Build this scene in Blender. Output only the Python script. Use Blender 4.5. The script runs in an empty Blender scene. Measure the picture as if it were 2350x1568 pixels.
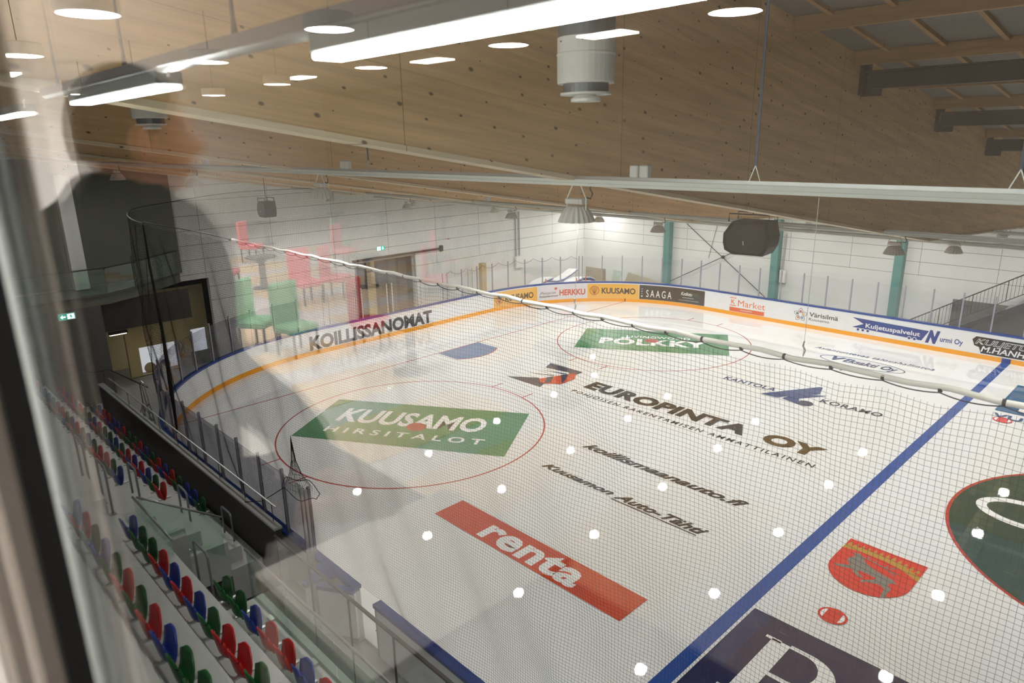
import bpy, math, random
from math import sin, cos, pi, radians, sqrt, atan2
from mathutils import Vector, Matrix
random.seed(7)
S = bpy.context.scene
COL = S.collection

# ------------------------------------------------------------------ camera
CX, CY, CZ = 24.356, -19.7735, 9.3619
cam_d = bpy.data.cameras.new('camera'); cam = bpy.data.objects.new('camera', cam_d); COL.objects.link(cam)
cam_d.sensor_width = 36.0; cam_d.lens = 1594.65 / 2350 * 36.0
cam_d.clip_start = 0.02; cam_d.clip_end = 300
cam_d.dof.use_dof = True; cam_d.dof.focus_distance = 16.0; cam_d.dof.aperture_fstop = 2.5
def rx(a): return Matrix.Rotation(a, 3, 'X')
def rz(a): return Matrix.Rotation(a, 3, 'Z')
R3 = rz(.8081) @ rx(1.2871) @ rz(-.0199)
cam.matrix_world = Matrix.Translation((CX, CY, CZ)) @ R3.to_4x4()
S.camera = cam
# ------------------------------------------------------------------ world, exposure
W = bpy.data.worlds.new('world'); S.world = W; W.use_nodes = True
W.node_tree.nodes['Background'].inputs[0].default_value = (.6, .7, 1, 1)
W.node_tree.nodes['Background'].inputs[1].default_value = 0.0
S.view_settings.view_transform = 'Standard'; S.view_settings.look = 'None'
S.view_settings.exposure = 0.0; S.view_settings.gamma = 1.0; S.view_settings.use_curve_mapping = False
S.cycles.max_bounces = 8; S.cycles.diffuse_bounces = 4; S.cycles.glossy_bounces = 3
S.cycles.transmission_bounces = 4; S.cycles.transparent_max_bounces = 24
S.cycles.caustics_reflective = False; S.cycles.caustics_refractive = False
S.cycles.sample_clamp_indirect = 6.0
S.cycles.use_denoising = True; S.cycles.adaptive_threshold = .02
LAMP_L = 470.0        # high bay lamps over the ice
TUBE_L = 210.0          # batten lights over the stand
LOUNGE_L = 320.0       # round pendants of the lounge

# ------------------------------------------------------------------ materials
class NT:
    def __init__(s, name):
        s.m = bpy.data.materials.new(name); s.m.use_nodes = True; s.t = s.m.node_tree
        s.t.nodes.clear(); s.out = s.n('ShaderNodeOutputMaterial')
    def n(s, typ, **kw):
        nd = s.t.nodes.new(typ)
        for k, v in kw.items(): setattr(nd, k, v)
        return nd
    def l(s, a, b): s.t.links.new(a, b)
    def math(s, op, a, b=None, c=None, clamp=False):
        nd = s.n('ShaderNodeMath', operation=op); nd.use_clamp = clamp
        for i, v in enumerate((a, b, c)):
            if v is None: continue
            if isinstance(v, (int, float)): nd.inputs[i].default_value = v
            else: s.l(v, nd.inputs[i])
        return nd.outputs[0]
    def pos(s):
        return s.n('ShaderNodeNewGeometry').outputs['Position']
    def sep(s, v):
        nd = s.n('ShaderNodeSeparateXYZ'); s.l(v, nd.inputs[0]); return nd.outputs
    def comb(s, x, y, z):
        nd = s.n('ShaderNodeCombineXYZ')
        for i, v in enumerate((x, y, z)):
            if isinstance(v, (int, float)): nd.inputs[i].default_value = v
            else: s.l(v, nd.inputs[i])
        return nd.outputs[0]
    def noise(s, vec, scale, detail=3, rough=.5):
        nd = s.n('ShaderNodeTexNoise'); nd.inputs['Scale'].default_value = scale
        nd.inputs['Detail'].default_value = detail; nd.inputs['Roughness'].default_value = rough
        if vec is not None: s.l(vec, nd.inputs['Vector'])
        return nd.outputs['Fac']
    def mix(s, fac, a, b):
        nd = s.n('ShaderNodeMix', data_type='RGBA')
        if isinstance(fac, (int, float)): nd.inputs[0].default_value = fac
        else: s.l(fac, nd.inputs[0])
        for i, v in ((6, a), (7, b)):
            if isinstance(v, tuple): nd.inputs[i].default_value = (*v, 1) if len(v) == 3 else v
            else: s.l(v, nd.inputs[i])
        return nd.outputs[2]
    def ramp(s, fac, lo, hi):
        nd = s.n('ShaderNodeMapRange'); nd.inputs[1].default_value = lo; nd.inputs[2].default_value = hi
        s.l(fac, nd.inputs[0]); return nd.outputs[0]
    def bsdf(s, col, rough=.5, metal=0., spec=.5, bump=None, bstr=.2, bdist=.01):
        b = s.n('ShaderNodeBsdfPrincipled')
        if isinstance(col, tuple): b.inputs['Base Color'].default_value = (*col, 1)
        else: s.l(col, b.inputs['Base Color'])
        if isinstance(rough, (int, float)): b.inputs['Roughness'].default_value = rough
        else: s.l(rough, b.inputs['Roughness'])
        b.inputs['Metallic'].default_value = metal
        b.inputs['Specular IOR Level'].default_value = spec
        if bump is not None:
            bn = s.n('ShaderNodeBump'); bn.inputs['Strength'].default_value = bstr
            bn.inputs['Distance'].default_value = bdist
            s.l(bump, bn.inputs['Height']); s.l(bn.outputs[0], b.inputs['Normal'])
        s.l(b.outputs[0], s.out.inputs[0]); return b
def srgb(r, g, b):
    f = lambda c: (c / 255 / 12.92) if c / 255 <= .04045 else ((c / 255 + .055) / 1.055) ** 2.4
    return (f(r), f(g), f(b))
M = {}
def plain(name, col, rough=.5, metal=0., spec=.5, var=.06, vs=3.0):
    t = NT(name)
    nz = t.noise(t.pos(), vs)
    a = tuple(min(1, c * (1 - var)) for c in col); b = tuple(min(1, c * (1 + var)) for c in col)
    t.bsdf(t.mix(nz, a, b), rough, metal, spec); M[name] = t.m; return t.m
def emit(name, col, st):
    t = NT(name); e = t.n('ShaderNodeEmission'); e.inputs[0].default_value = (*col, 1); e.inputs[1].default_value = st
    t.l(e.outputs[0], t.out.inputs[0]); M[name] = t.m; return t.m
def wood(name, base, axis='Y', slope=.163, dark=.72, seam=3.0):
    t = NT(name); x, y, z = t.sep(t.pos())
    h = {'Y': y, 'X': x}[axis]
    zz = t.math('ADD', z, t.math('MULTIPLY', h, slope))
    g1 = t.noise(t.comb(t.math('MULTIPLY', h, .5), t.math('MULTIPLY', zz, 9), x if axis == 'Y' else y), 1.0, 5, .65)
    g2 = t.noise(t.comb(t.math('MULTIPLY', h, 1.2), t.math('MULTIPLY', zz, 40), 0.), 1.0, 3, .6)
    c = t.mix(t.ramp(g1, .3, .7), tuple(b * .80 for b in base), tuple(min(1, b * 1.12) for b in base))
    c = t.mix(t.math('MULTIPLY', t.ramp(g2, .45, .75), .3), c, tuple(b * dark for b in base))
    vz = t.n('ShaderNodeTexVoronoi', voronoi_dimensions='2D'); vz.inputs['Scale'].default_value = 1
    wob = t.math('MULTIPLY', t.noise(t.comb(t.math('MULTIPLY', h, 25), t.math('MULTIPLY', zz, 25), 0.), 1.0, 1), .02)
    t.l(t.comb(t.math('MULTIPLY', h, 2.6), t.math('ADD', t.math('MULTIPLY', zz, 4.2), wob), 0.), vz.inputs['Vector'])
    rnd = t.sep(vz.outputs['Color'])[0]
    rad = t.math('MULTIPLY_ADD', rnd, .085, .005)
    k = t.math('SUBTRACT', 1., t.ramp(t.math('DIVIDE', vz.outputs['Distance'], rad), .55, 1.1))
    c = t.mix(t.math('MULTIPLY', k, .8, clamp=True), c, (.045, .02, .01))
    fr = t.math('FRACT', t.math('DIVIDE', t.math('ADD', h, 16.16 + 30 * seam), seam))
    sm = t.math('LESS_THAN', fr, .003)
    c = t.mix(t.math('MULTIPLY', sm, .55), c, (.05, .03, .02))
    hz = t.math('LESS_THAN', t.math('FRACT', t.math('DIVIDE', t.math('ADD', zz, 20.3), 1.2)), .004)
    c = t.mix(t.math('MULTIPLY', hz, .3), c, (.05, .03, .02))
    t.bsdf(c, .6, 0, .25); M[name] = t.m
wood('clt_wood', (.82, .55, .28))
wood('clt_wood_bounce_lit', (.84, .70, .48))
wood('batten_wood', (.42, .26, .12), seam=9)
def panels(name, axis):
    t = NT(name); x, y, z = t.sep(t.pos()); h = x if axis == 'X' else y
    up = t.math('GREATER_THAN', z, 2.64)
    fz = t.math('LESS_THAN', t.math('FRACT', t.math('DIVIDE', t.math('SUBTRACT', z, 2.66), .63)), .035)
    fh = t.math('LESS_THAN', t.math('FRACT', t.math('DIVIDE', t.math('ADD', h, 60.0), 3.22)), .006)
    j = t.math('MULTIPLY', t.math('MAXIMUM', fz, fh), up)
    nz = t.noise(t.pos(), 1.3, 4)
    c = t.mix(nz, (.70, .70, .67), (.80, .80, .77))
    c = t.mix(t.math('MULTIPLY', j, .8), c, (.12, .11, .09))
    t.bsdf(c, .45); M[name] = t.m
panels('panel_far', 'X'); panels('panel_end', 'Y')
# ice
def ice_mat(name, col, bright=1.0):
    t = NT(name); p = t.pos(); x, y, z = t.sep(p)
    nz = t.noise(p, .7, 6, .6); n2 = t.noise(p, 24, 3, .7)
    a = tuple(min(.95, c * .95) for c in col); b = tuple(min(.95, c * 1.03) for c in col)
    c = t.mix(nz, a, b)
    scr = t.noise(t.comb(t.math('MULTIPLY', x, 2.), t.math('MULTIPLY', y, 34.), 0.), 1.0, 4, .7)
    c = t.mix(t.math('MULTIPLY', t.ramp(scr, .62, .8), .18), c, (.9, .92, .95))
    rough = t.math('MULTIPLY_ADD', n2, .03, .0)
    bm = t.math('ADD', t.math('MULTIPLY', scr, .5), t.math('MULTIPLY', n2, .3))
    t.bsdf(c, rough, 0, .5, bm, .02, .01); M[name] = t.m
ice_mat('ice', (.785, .79, .775))
ICEC = {'ice_red': srgb(176, 58, 50), 'ice_orange': srgb(205, 82, 58), 'ice_green': srgb(70, 132, 84), 'ice_green2': srgb(96, 134, 62),
        'ice_dark_green': srgb(4, 62, 52), 'ice_blue': srgb(8, 70, 150), 'ice_crease': srgb(70, 118, 168), 'ice_navy': srgb(20, 28, 74),
        'ice_black': srgb(36, 34, 32), 'ice_arms_red': srgb(214, 52, 48), 'ice_gold': srgb(182, 140, 66), 'ice_grey': srgb(124, 120, 116),
        'ice_text_blue': srgb(44, 68, 118), 'ice_brown': srgb(82, 64, 36), 'ice_white': (.86, .86, .85), 'ice_petrol': srgb(8, 88, 130), 'ice_slate': srgb(58, 62, 84)}
for k, v in ICEC.items(): ice_mat(k, v)
plain('board_white', (.78, .79, .80), .3); plain('cap_blue', srgb(20, 62, 140), .3); plain('kick_yellow', srgb(238, 160, 22), .3)
for k, v in {'ad_yellow': (232, 176, 72), 'ad_dark': (62, 58, 52), 'ad_ink': (44, 38, 34), 'ad_grey_ink': (62, 54, 48), 'ad_white': (228, 228, 228),
             'ad_red': (200, 84, 62), 'ad_orange': (222, 102, 62), 'ad_blue': (38, 66, 140), 'ad_lilac': (214, 212, 218), 'ad_green': (74, 112, 66),
             'ad_brown': (150, 76, 40), 'ad_black': (34, 34, 40), 'ad_cyan': (88, 140, 205), 'ad_gold': (226, 170, 70)}.items():
    plain(k, srgb(*v), .35, var=.03)
plain('teal_steel', srgb(92, 142, 136), .45); plain('steel_dark', (.03, .025, .027), .5); plain('steel_grey', (.32, .33, .34), .35, .6); plain('trunk_grey', (.07, .075, .07), .5, .0)
plain('galvanised', (.55, .56, .55), .35, .7, vs=8); plain('rail_white', (.80, .84, .79), .4); plain('lamp_grey', (.78, .76, .72), .35, .1)
plain('black_plastic', (.012, .012, .012), .6, spec=.3); plain('white_plastic', (.75, .75, .72), .4); plain('rope_white', (.86, .83, .75), .7)
plain('cord_black', (.015, .015, .015), .8); plain('net_thread', (.025, .022, .02), .9, spec=.1); plain('cable_blue', (.10, .13, .20), .5)
plain('concrete', (.40, .39, .37), .8, vs=2); plain('concrete_light', (.56, .56, .54), .7, vs=2, var=.08); plain('floor_dark', (.16, .16, .155), .6)
plain('parapet_dark', (.035, .028, .025), .6); plain('roof_grey', (.20, .19, .17), .8); plain('dark_wall', (.11, .108, .098), .7)
plain('balcony_wall', (.17, .175, .145), .7); plain('tan_wall', (.62, .50, .26), .7); plain('door_dark', (.07, .055, .048), .5)
plain('seat_red', srgb(190, 22, 26), .3, var=.1); plain('seat_blue', srgb(24, 58, 150), .3, var=.1); plain('seat_green', srgb(16, 92, 36), .3, var=.1)
plain('handrail_grey', (.22, .23, .25), .35, .5); plain('mat_blue', srgb(60, 80, 160), .6); plain('mat_white', (.82, .82, .82), .6)
plain('cardboard', (.42, .36, .26), .8); plain('plywood', (.50, .38, .20), .7); plain('strap_orange', srgb(230, 110, 70), .6)
plain('duct_grey', (.15, .165, .175), .4, .3); plain('diffuser_white', (.78, .77, .73), .5); plain('post_violet', (.36, .34, .40), .4, .3)
plain('lounge_wall', (.88, .87, .84), .8); plain('lounge_beige', (.72, .68, .60), .8); plain('lounge_ceiling', (.78, .75, .69), .9); plain('gallery_floor', (.12, .11, .10), .6)
plain('lounge_floor', (.55, .52, .52), .5); plain('lounge_wood', (.58, .44, .28), .6); plain('frame_white', (.70, .67, .64), .5, vs=120, var=.12)
plain('gasket_black', (.008, .008, .008), .6); plain('table_white', (.88, .88, .86), .4); plain('table_edge', (.26, .18, .10), .6)
plain('pink_fabric', srgb(214, 110, 120), .8); plain('green_fabric', srgb(120, 170, 130), .8); plain('dark_metal', (.06, .055, .05), .5)
plain('skin', srgb(224, 160, 130), .5, var=.04); plain('hair', (.035, .025, .018), .7); plain('jacket', (.009, .010, .010), .95, spec=.1); plain('trousers', (.009, .010, .013), .95, spec=.1)
plain('eye_white', (.8, .8, .78), .3); plain('lip', srgb(180, 100, 92), .5)
emit('lamp_glow', (1, .995, .96), LAMP_L); emit('tube_glow', (.94, 1, .95), TUBE_L); emit('pendant_glow', (1, .985, .965), LOUNGE_L)
emit('window_glow', (.93, .96, 1), .9); emit('tan_lamp_glow', (1, .88, .6), 12.0); emit('sign_green', srgb(20, 150, 130), 2.2); emit('sign_white', (.85, 1, .97), 3.0)
emit('table_fill_glow', (1, .97, .92), 5500.0); emit('spot_glow', (1, .97, .9), 26.0)
def glass_mat(name, f0, tint=(1, 1, 1), haze=0.0):
    t = NT(name); g = t.n('ShaderNodeNewGeometry')
    d = t.n('ShaderNodeVectorMath', operation='DOT_PRODUCT'); t.l(g.outputs['Incoming'], d.inputs[0]); t.l(g.outputs['Normal'], d.inputs[1])
    c = t.math('ABSOLUTE', d.outputs['Value']); f = t.math('POWER', t.math('SUBTRACT', 1., c), 5.)
    fac = t.math('MULTIPLY_ADD', f, 1 - f0, f0)
    tr = t.n('ShaderNodeBsdfTransparent'); tr.inputs[0].default_value = (*tint, 1)
    gl = t.n('ShaderNodeBsdfGlossy'); gl.inputs['Roughness'].default_value = 0.0; gl.inputs[0].default_value = (1, 1, 1, 1)
    mx = t.n('ShaderNodeMixShader'); t.l(fac, mx.inputs[0]); t.l(tr.outputs[0], mx.inputs[1]); t.l(gl.outputs[0], mx.inputs[2])
    o = mx.outputs[0]
    if haze:
        df = t.n('ShaderNodeBsdfDiffuse'); df.inputs[0].default_value = (.8, .85, .82, 1)
        m2 = t.n('ShaderNodeMixShader'); m2.inputs[0].default_value = haze; t.l(o, m2.inputs[1]); t.l(df.outputs[0], m2.inputs[2]); o = m2.outputs[0]
    t.l(o, t.out.inputs[0]); M[name] = t.m
glass_mat('window_glass', .034); glass_mat('shield_glass', .03, (.97, .98, .985), .006); glass_mat('shield_glass_grey', .03, (.74, .74, .77), .004); glass_mat('guard_glass', .04, (.84, .93, .88), .05)

# ------------------------------------------------------------------ mesh helpers
class MB:
    def __init__(s): s.v = []; s.f = []; s.smooth = False
    def add(s, vs, fs):
        o = len(s.v); s.v += [Vector(v) for v in vs]; s.f += [tuple(i + o for i in f) for f in fs]; return s
    def box(s, x0, x1, y0, y1, z0, z1, b=0.0, rot=None, piv=None):
        if b:
            vs = []; fs = []
            # chamfered box: 24 verts
            X = (x0, x1); Y = (y0, y1); Z = (z0, z1); idx = {}
            for i in (0, 1):
                for j in (0, 1):
                    for k in (0, 1):
                        sx, sy, sz = (1, -1)[i], (1, -1)[j], (1, -1)[k]
                        for a, off in enumerate(((0, sy * b, sz * b), (sx * b, 0, sz * b), (sx * b, sy * b, 0))):
                            idx[i, j, k, a] = len(vs); vs.append((X[i] + off[0], Y[j] + off[1], Z[k] + off[2]))
            for i in (0, 1):
                q = [idx[i, 0, 0, 0], idx[i, 1, 0, 0], idx[i, 1, 1, 0], idx[i, 0, 1, 0]]; fs.append(q if i else q[::-1])
                q = [idx[0, i, 0, 1], idx[1, i, 0, 1], idx[1, i, 1, 1], idx[0, i, 1, 1]]; fs.append(q if not i else q[::-1])
                q = [idx[0, 0, i, 2], idx[1, 0, i, 2], idx[1, 1, i, 2], idx[0, 1, i, 2]]; fs.append(q if i else q[::-1])
            for j in (0, 1):
                for k in (0, 1):
                    fs.append([idx[0, j, k, 1], idx[1, j, k, 1], idx[1, j, k, 2], idx[0, j, k, 2]])
                    fs.append([idx[j, 0, k, 0], idx[j, 1, k, 0], idx[j, 1, k, 2], idx[j, 0, k, 2]])
                    fs.append([idx[j, k, 0, 0], idx[j, k, 1, 0], idx[j, k, 1, 1], idx[j, k, 0, 1]])
            for i in (0, 1):
                for j in (0, 1):
                    for k in (0, 1): fs.append([idx[i, j, k, 0], idx[i, j, k, 1], idx[i, j, k, 2]])
        else:
            vs = [(x, y, z) for x in (x0, x1) for y in (y0, y1) for z in (z0, z1)]
            fs = [(0, 1, 3, 2), (4, 6, 7, 5), (0, 4, 5, 1), (2, 3, 7, 6), (0, 2, 6, 4), (1, 5, 7, 3)]
        if rot is not None:
            p = Vector(piv or ((x0 + x1) / 2, (y0 + y1) / 2, (z0 + z1) / 2)); vs = [rot @ (Vector(v) - p) + p for v in vs]
        return s.add(vs, fs)
    def quad(s, a, b, c, d): return s.add([a, b, c, d], [(0, 1, 2, 3)])
    def poly(s, pts): return s.add(pts, [tuple(range(len(pts)))])
    def prism(s, pts, d):
        n = len(pts); d = Vector(d); a = [Vector(p) for p in pts]; b = [p + d for p in a]
        return s.add(a + b, [tuple(range(n))[::-1], tuple(range(n, 2 * n))] + [(i, (i + 1) % n, n + (i + 1) % n, n + i) for i in range(n)])
    def tube(s, pts, r, n=8, cap=True):
        pts = [Vector(p) for p in pts]; N = len(pts); rr = r if isinstance(r, (list, tuple)) else [r] * N
        vs = []; fs = []; up = None
        for i, p in enumerate(pts):
            d = (pts[min(i + 1, N - 1)] - pts[max(i - 1, 0)]).normalized()
            if up is None: up = Vector((0, 0, 1)) if abs(d.z) < .9 else Vector((1, 0, 0))
            a = d.cross(up)
            if a.length < 1e-4: a = d.cross(Vector((1, .3, 0)))
            a.normalize(); b = a.cross(d); up = b
            for k in range(n):
                t = 2 * pi * k / n + pi / 4; vs.append(p + (a * cos(t) + b * sin(t)) * rr[i])
        for i in range(N - 1):
            for k in range(n): fs.append((i * n + k, i * n + (k + 1) % n, (i + 1) * n + (k + 1) % n, (i + 1) * n + k))
        if cap: fs += [tuple(range(n))[::-1], tuple((N - 1) * n + k for k in range(n))]
        return s.add(vs, fs)
    def lathe(s, prof, c, n=24):
        vs = []; fs = []; c = Vector(c)
        for r, z in prof:
            for k in range(n): vs.append(c + Vector((r * cos(2 * pi * k / n), r * sin(2 * pi * k / n), z)))
        for i in range(len(prof) - 1):
            for k in range(n): fs.append((i * n + k, i * n + (k + 1) % n, (i + 1) * n + (k + 1) % n, (i + 1) * n + k))
        fs += [tuple(range(n))[::-1], tuple((len(prof) - 1) * n + k for k in range(n))]
        return s.add(vs, fs)
    def ring(s, c, r0, r1, n=32, a0=0, a1=2 * pi, z=0):
        vs = []; fs = []
        for k in range(n + 1):
            a = a0 + (a1 - a0) * k / n
            for r in (r0, r1): vs.append((c[0] + r * cos(a), c[1] + r * sin(a), z))
        for k in range(n): fs.append((2 * k, 2 * k + 1, 2 * k + 3, 2 * k + 2))
        return s.add(vs, fs)
    def ellipsoid(s, c, r, n=16, m=10):
        vs = []; fs = []
        for i in range(m + 1):
            th = pi * i / m
            for k in range(n): vs.append((c[0] + r[0] * sin(th) * cos(2 * pi * k / n), c[1] + r[1] * sin(th) * sin(2 * pi * k / n), c[2] + r[2] * cos(th)))
        for i in range(m):
            for k in range(n): fs.append((i * n + k, (i + 1) * n + k, (i + 1) * n + (k + 1) % n, i * n + (k + 1) % n))
        return s.add(vs, fs)
WL = {}
def wloc(o):
    return WL.get(o.name, Vector((0, 0, 0))) if o else Vector((0, 0, 0))
def tag(o, label=None, cat=None, group=None, kind=None):
    if label: o['label'] = label
    if cat: o['category'] = cat
    if group: o['group'] = group
    if kind: o['kind'] = kind
    return o
def build(name, mb, mat, parent=None, smooth=False, label=None):
    me = bpy.data.meshes.new(name); o = wloc(parent)
    me.from_pydata([v - o for v in mb.v], [], mb.f); me.update()
    me.materials.append(M[mat])
    if smooth:
        for p in me.polygons: p.use_smooth = True
    ob = bpy.data.objects.new(name, me); COL.objects.link(ob)
    if parent: ob.parent = parent; WL[ob.name] = o
    if label: ob['label'] = label
    return ob
def thing(name, label, cat, loc=(0, 0, 0), group=None):
    o = bpy.data.objects.new(name, None); COL.objects.link(o); o.location = loc; o.empty_display_size = .1
    WL[o.name] = Vector(loc); return tag(o, label, cat, group)
def struct(name, mb, mat, parent=None):
    o = build(name, mb, mat, parent)
    if not parent: o['kind'] = 'structure'
    return o
def copy_tree(src, loc, label=None, group=None):
    r = src.copy(); COL.objects.link(r); r.location = loc; WL[r.name] = Vector(loc)
    if label: r['label'] = label
    if group: r['group'] = group
    for ch in src.children:
        c = ch.copy(); COL.objects.link(c); c.parent = r
        for g in ch.children:
            d = g.copy(); COL.objects.link(d); d.parent = c
    return r
def B(*a, **k): return MB().box(*a, **k)
def text_shape(txt, bold=0.0, space=1.0, shear=0.0):
    cu = bpy.data.curves.new('lettering_source', 'FONT'); cu.body = txt; cu.offset = bold; cu.space_character = space; cu.shear = shear
    cu.resolution_u = 3; cu.size = 1
    ob = bpy.data.objects.new('lettering_source', cu); COL.objects.link(ob)
    dg = bpy.context.evaluated_depsgraph_get(); dg.update()
    me = bpy.data.meshes.new_from_object(ob.evaluated_get(dg))
    vs = [v.co.copy() for v in me.vertices]; fs = [tuple(p.vertices) for p in me.polygons]
    bpy.data.objects.remove(ob); bpy.data.curves.remove(cu); bpy.data.meshes.remove(me)
    return vs, fs
def text_mb(txt, fn, bold=0.02, space=1.0, shear=0.0, base='cap'):
    """fn maps u in 0..1 across the word and v in 0..1 (baseline..cap height) to a point"""
    vs, fs = text_shape(txt, bold, space, shear)
    x0 = min(v.x for v in vs); x1 = max(v.x for v in vs)
    cap = .70 if base == 'cap' else max(v.y for v in vs)
    mb = MB(); return mb.add([fn((v.x - x0) / (x1 - x0), v.y / cap) for v in vs], fs)

# ------------------------------------------------------------------ rink path
A4 = pi / 2 * 8.5
def path(s, off=0.0):
    """point on the inner face of the boards; off>0 moves outwards"""
    if s < 0: return (4.5 - s, -14. - off)
    if s < A4: a = s / 8.5; return (4.5 - (8.5 + off) * sin(a), -5.5 - (8.5 + off) * cos(a))
    if s < A4 + 11: return (-4. - off, -5.5 + (s - A4))
    if s < 2 * A4 + 11: a = (s - A4 - 11) / 8.5; return (4.5 - (8.5 + off) * cos(a), 5.5 + (8.5 + off) * sin(a))
    return (4.5 + s - 2 * A4 - 11, 14. + off)
def strip(mb, s0, s1, z0, z1, o0, o1, st=.35):
    n = max(1, int((s1 - s0) / st + .5))
    vs = []; fs = []
    for i in range(n + 1):
        s = s0 + (s1 - s0) * i / n
        for (o, z) in ((o0, z0), (o0, z1), (o1, z1), (o1, z0)): vs.append((*path(s, o), z))
    for i in range(n):
        for k in range(4): fs.append((4 * i + k, 4 * i + (k + 1) % 4, 4 * i + 4 + (k + 1) % 4, 4 * i + 4 + k))
    fs += [(0, 1, 2, 3), (4 * n + 3, 4 * n + 2, 4 * n + 1, 4 * n)]
    return mb.add(vs, fs)
SMAX = 2 * A4 + 11 + 24
# ================================================================== SETTING
YF = 17.3            # inner face of the far long wall
XE = -7.0            # inner face of the end wall
def roofz(y): return 9.75 - .14 * (y + 0.6) + .05      # underside of roof
def girdz(y): return 9.66 - .163 * (y + 18.2) if y < -1.2 else 6.889 - .068 * (y + 1.2)   # lower edge of the timber girders
GX = [19.3, 12.85, 6.4, -.05, -6.5]
struct('floor', B(-12, 34, -19.6, 18, -.25, -.03), 'concrete')
mb = MB(); mb.box(XE - .3, 34, YF, YF + .3, -.1, 8.2); struct('wall_far', mb, 'panel_far')
# end wall with the doorway (Y -.9 .. 2.8, up to 3.3) and the opening of the tan room
mb = MB()
for (y0, y1, z0, z1) in ((-8.4, -.9, 0, 14), (2.8, YF, 0, 14), (-.9, 2.8, 3.3, 14), (-19.6, -8.4, 3.7, 14)):
    mb.box(XE - .25, XE, y0, y1, z0, z1)
struct('wall_end', mb, 'panel_end')
mb = MB(); mb.prism([(-8, -21, roofz(-21)), (-8, 18, roofz(18)), (-8, 18, roofz(18) + .3), (-8, -21, roofz(-21) + .3)], (42, 0, 0))
struct('ceiling', mb, 'roof_grey')
# roof joists and battens in the bays nearest the camera
for bay, (x0, x1) in enumerate(((19.32, 25.6), (25.8, 32.0), (12.9, 19.0))):
    n = 0
    for i in range(11):
        y = -9.05 + 2.3 * i - .05
        mb = MB(); z = roofz(y); mb.box(x0, x1, y - .05, y + .05, z - .22, z)
        o = build('roof_joist', mb, 'batten_wood')
        tag(o, 'pale wooden roof joist, %s from the top, %s' % (('first', 'second', 'third', 'fourth', 'fifth', 'sixth', 'seventh', 'eighth', 'ninth', 'tenth', 'eleventh')[i],
            ('in the nearest bay', 'in the bay right of the frame', 'in the second bay')[bay]), 'roof joist', 'roof joists')
    if bay: continue
    for i in range(8):
        x = x0 + .5 + .82 * i
        mb = MB(); mb.prism([(x, -12, roofz(-12)), (x, YF, roofz(YF)), (x, YF, roofz(YF) - .06), (x, -12, roofz(-12) - .06)], (.07, 0, 0))
        o = build('roof_batten', mb, 'batten_wood'); tag(o, 'thin wooden batten on the grey roof, %s from the nearest girder' % (('first', 'second', 'third', 'fourth', 'fifth', 'sixth', 'seventh', 'eighth')[i]), 'roof batten', 'roof battens')
ORD = ('first', 'second', 'third', 'fourth', 'fifth', 'sixth', 'seventh', 'eighth', 'ninth', 'tenth', 'eleventh', 'twelfth', 'thirteenth', 'fourteenth', 'fifteenth', 'sixteenth', 'seventeenth', 'eighteenth', 'nineteenth', 'twentieth', 'twenty-first', 'twenty-second', 'twenty-third', 'twenty-fourth', 'twenty-fifth')
for i, y in enumerate((-6.3, -1.8, 2.8, 7.4)):
    zb = roofz(y) - .62 + .1
    t = thing('steel_roof_beam', 'dark steel roof beam butting the timber wall, %s from the top of the picture' % ORD[i], 'roof beam', (19.3, y, zb), 'dark steel roof beams')
    mb = MB(); mb.box(19.34, 33, y - .12, y + .12, zb, zb + .03).box(19.34, 33, y - .12, y + .12, zb + .27, zb + .3).box(19.34, 33, y - .02, y + .02, zb + .03, zb + .27)
    build('beam_profile', mb, 'steel_dark', t)
    build('end_shoe', B(19.305, 19.38, y - .17, y + .17, zb - .1, zb + .42), 'steel_dark', t)
    build('shoe_bracket', B(19.31, 19.62, y - .06, y + .06, zb - .12, zb - .003), 'steel_dark', t)
# timber girders
names = ('nearest', 'second', 'third', 'fourth', 'farthest')
for i, x in enumerate(GX):
    pts = [(x - .22, -19.5, girdz(-19.5)), (x - .22, -1.2, girdz(-1.2)), (x - .22, YF - .01, girdz(YF)), (x - .22, YF - .01, max(roofz(YF), girdz(YF) + .1)), (x - .22, -19.5, roofz(-19.5))]
    t = thing('timber_girder', '%s deep solid timber girder with knots, spanning across the hall under the roof' % names[i], 'timber girder', (x, 0, girdz(0)), 'solid timber girders')
    build('timber_panel', MB().prism(pts, (.22, 0, 0)), 'clt_wood', t)
    pts = [(x - .24, -19.5, girdz(-19.5) - .05), (x - .24, -1.2, girdz(-1.2) - .05), (x - .24, YF - .01, girdz(YF) - .05), (x - .24, YF - .01, girdz(YF) - .002), (x - .24, -1.2, girdz(-1.2) - .002), (x - .24, -19.5, girdz(-19.5) - .002)]
    build('lit_edge_strip', MB().prism(pts, (.26, 0, 0)), 'clt_wood_bounce_lit', t, label='lower edge coloured pale for bounce light from below')  # lighter wood colour stands in for bounce light on the girder underside
# teal columns of the far wall
for i, x in enumerate((-6.75, .0, 7.0, 13.25, 19.4)):
    if i == 0: continue
    t = thing('steel_column', 'teal square steel column at the far wall, %s from the left' % ORD[i - 1], 'column', (x, 17.05, 0), 'teal columns at the far wall')
    zt = girdz(17) + .02 - .07
    build('shaft', B(x - .2, x + .2, 16.85, 17.28, .02, zt - .05, .012), 'teal_steel', t)
    build('base_plate', B(x - .28, x + .28, 16.78, 17.29, -.03, .02), 'teal_steel', t)
    build('head_plate', B(x - .25, x + .25, 16.8, 17.29, zt - .05, zt), 'teal_steel', t)
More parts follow.
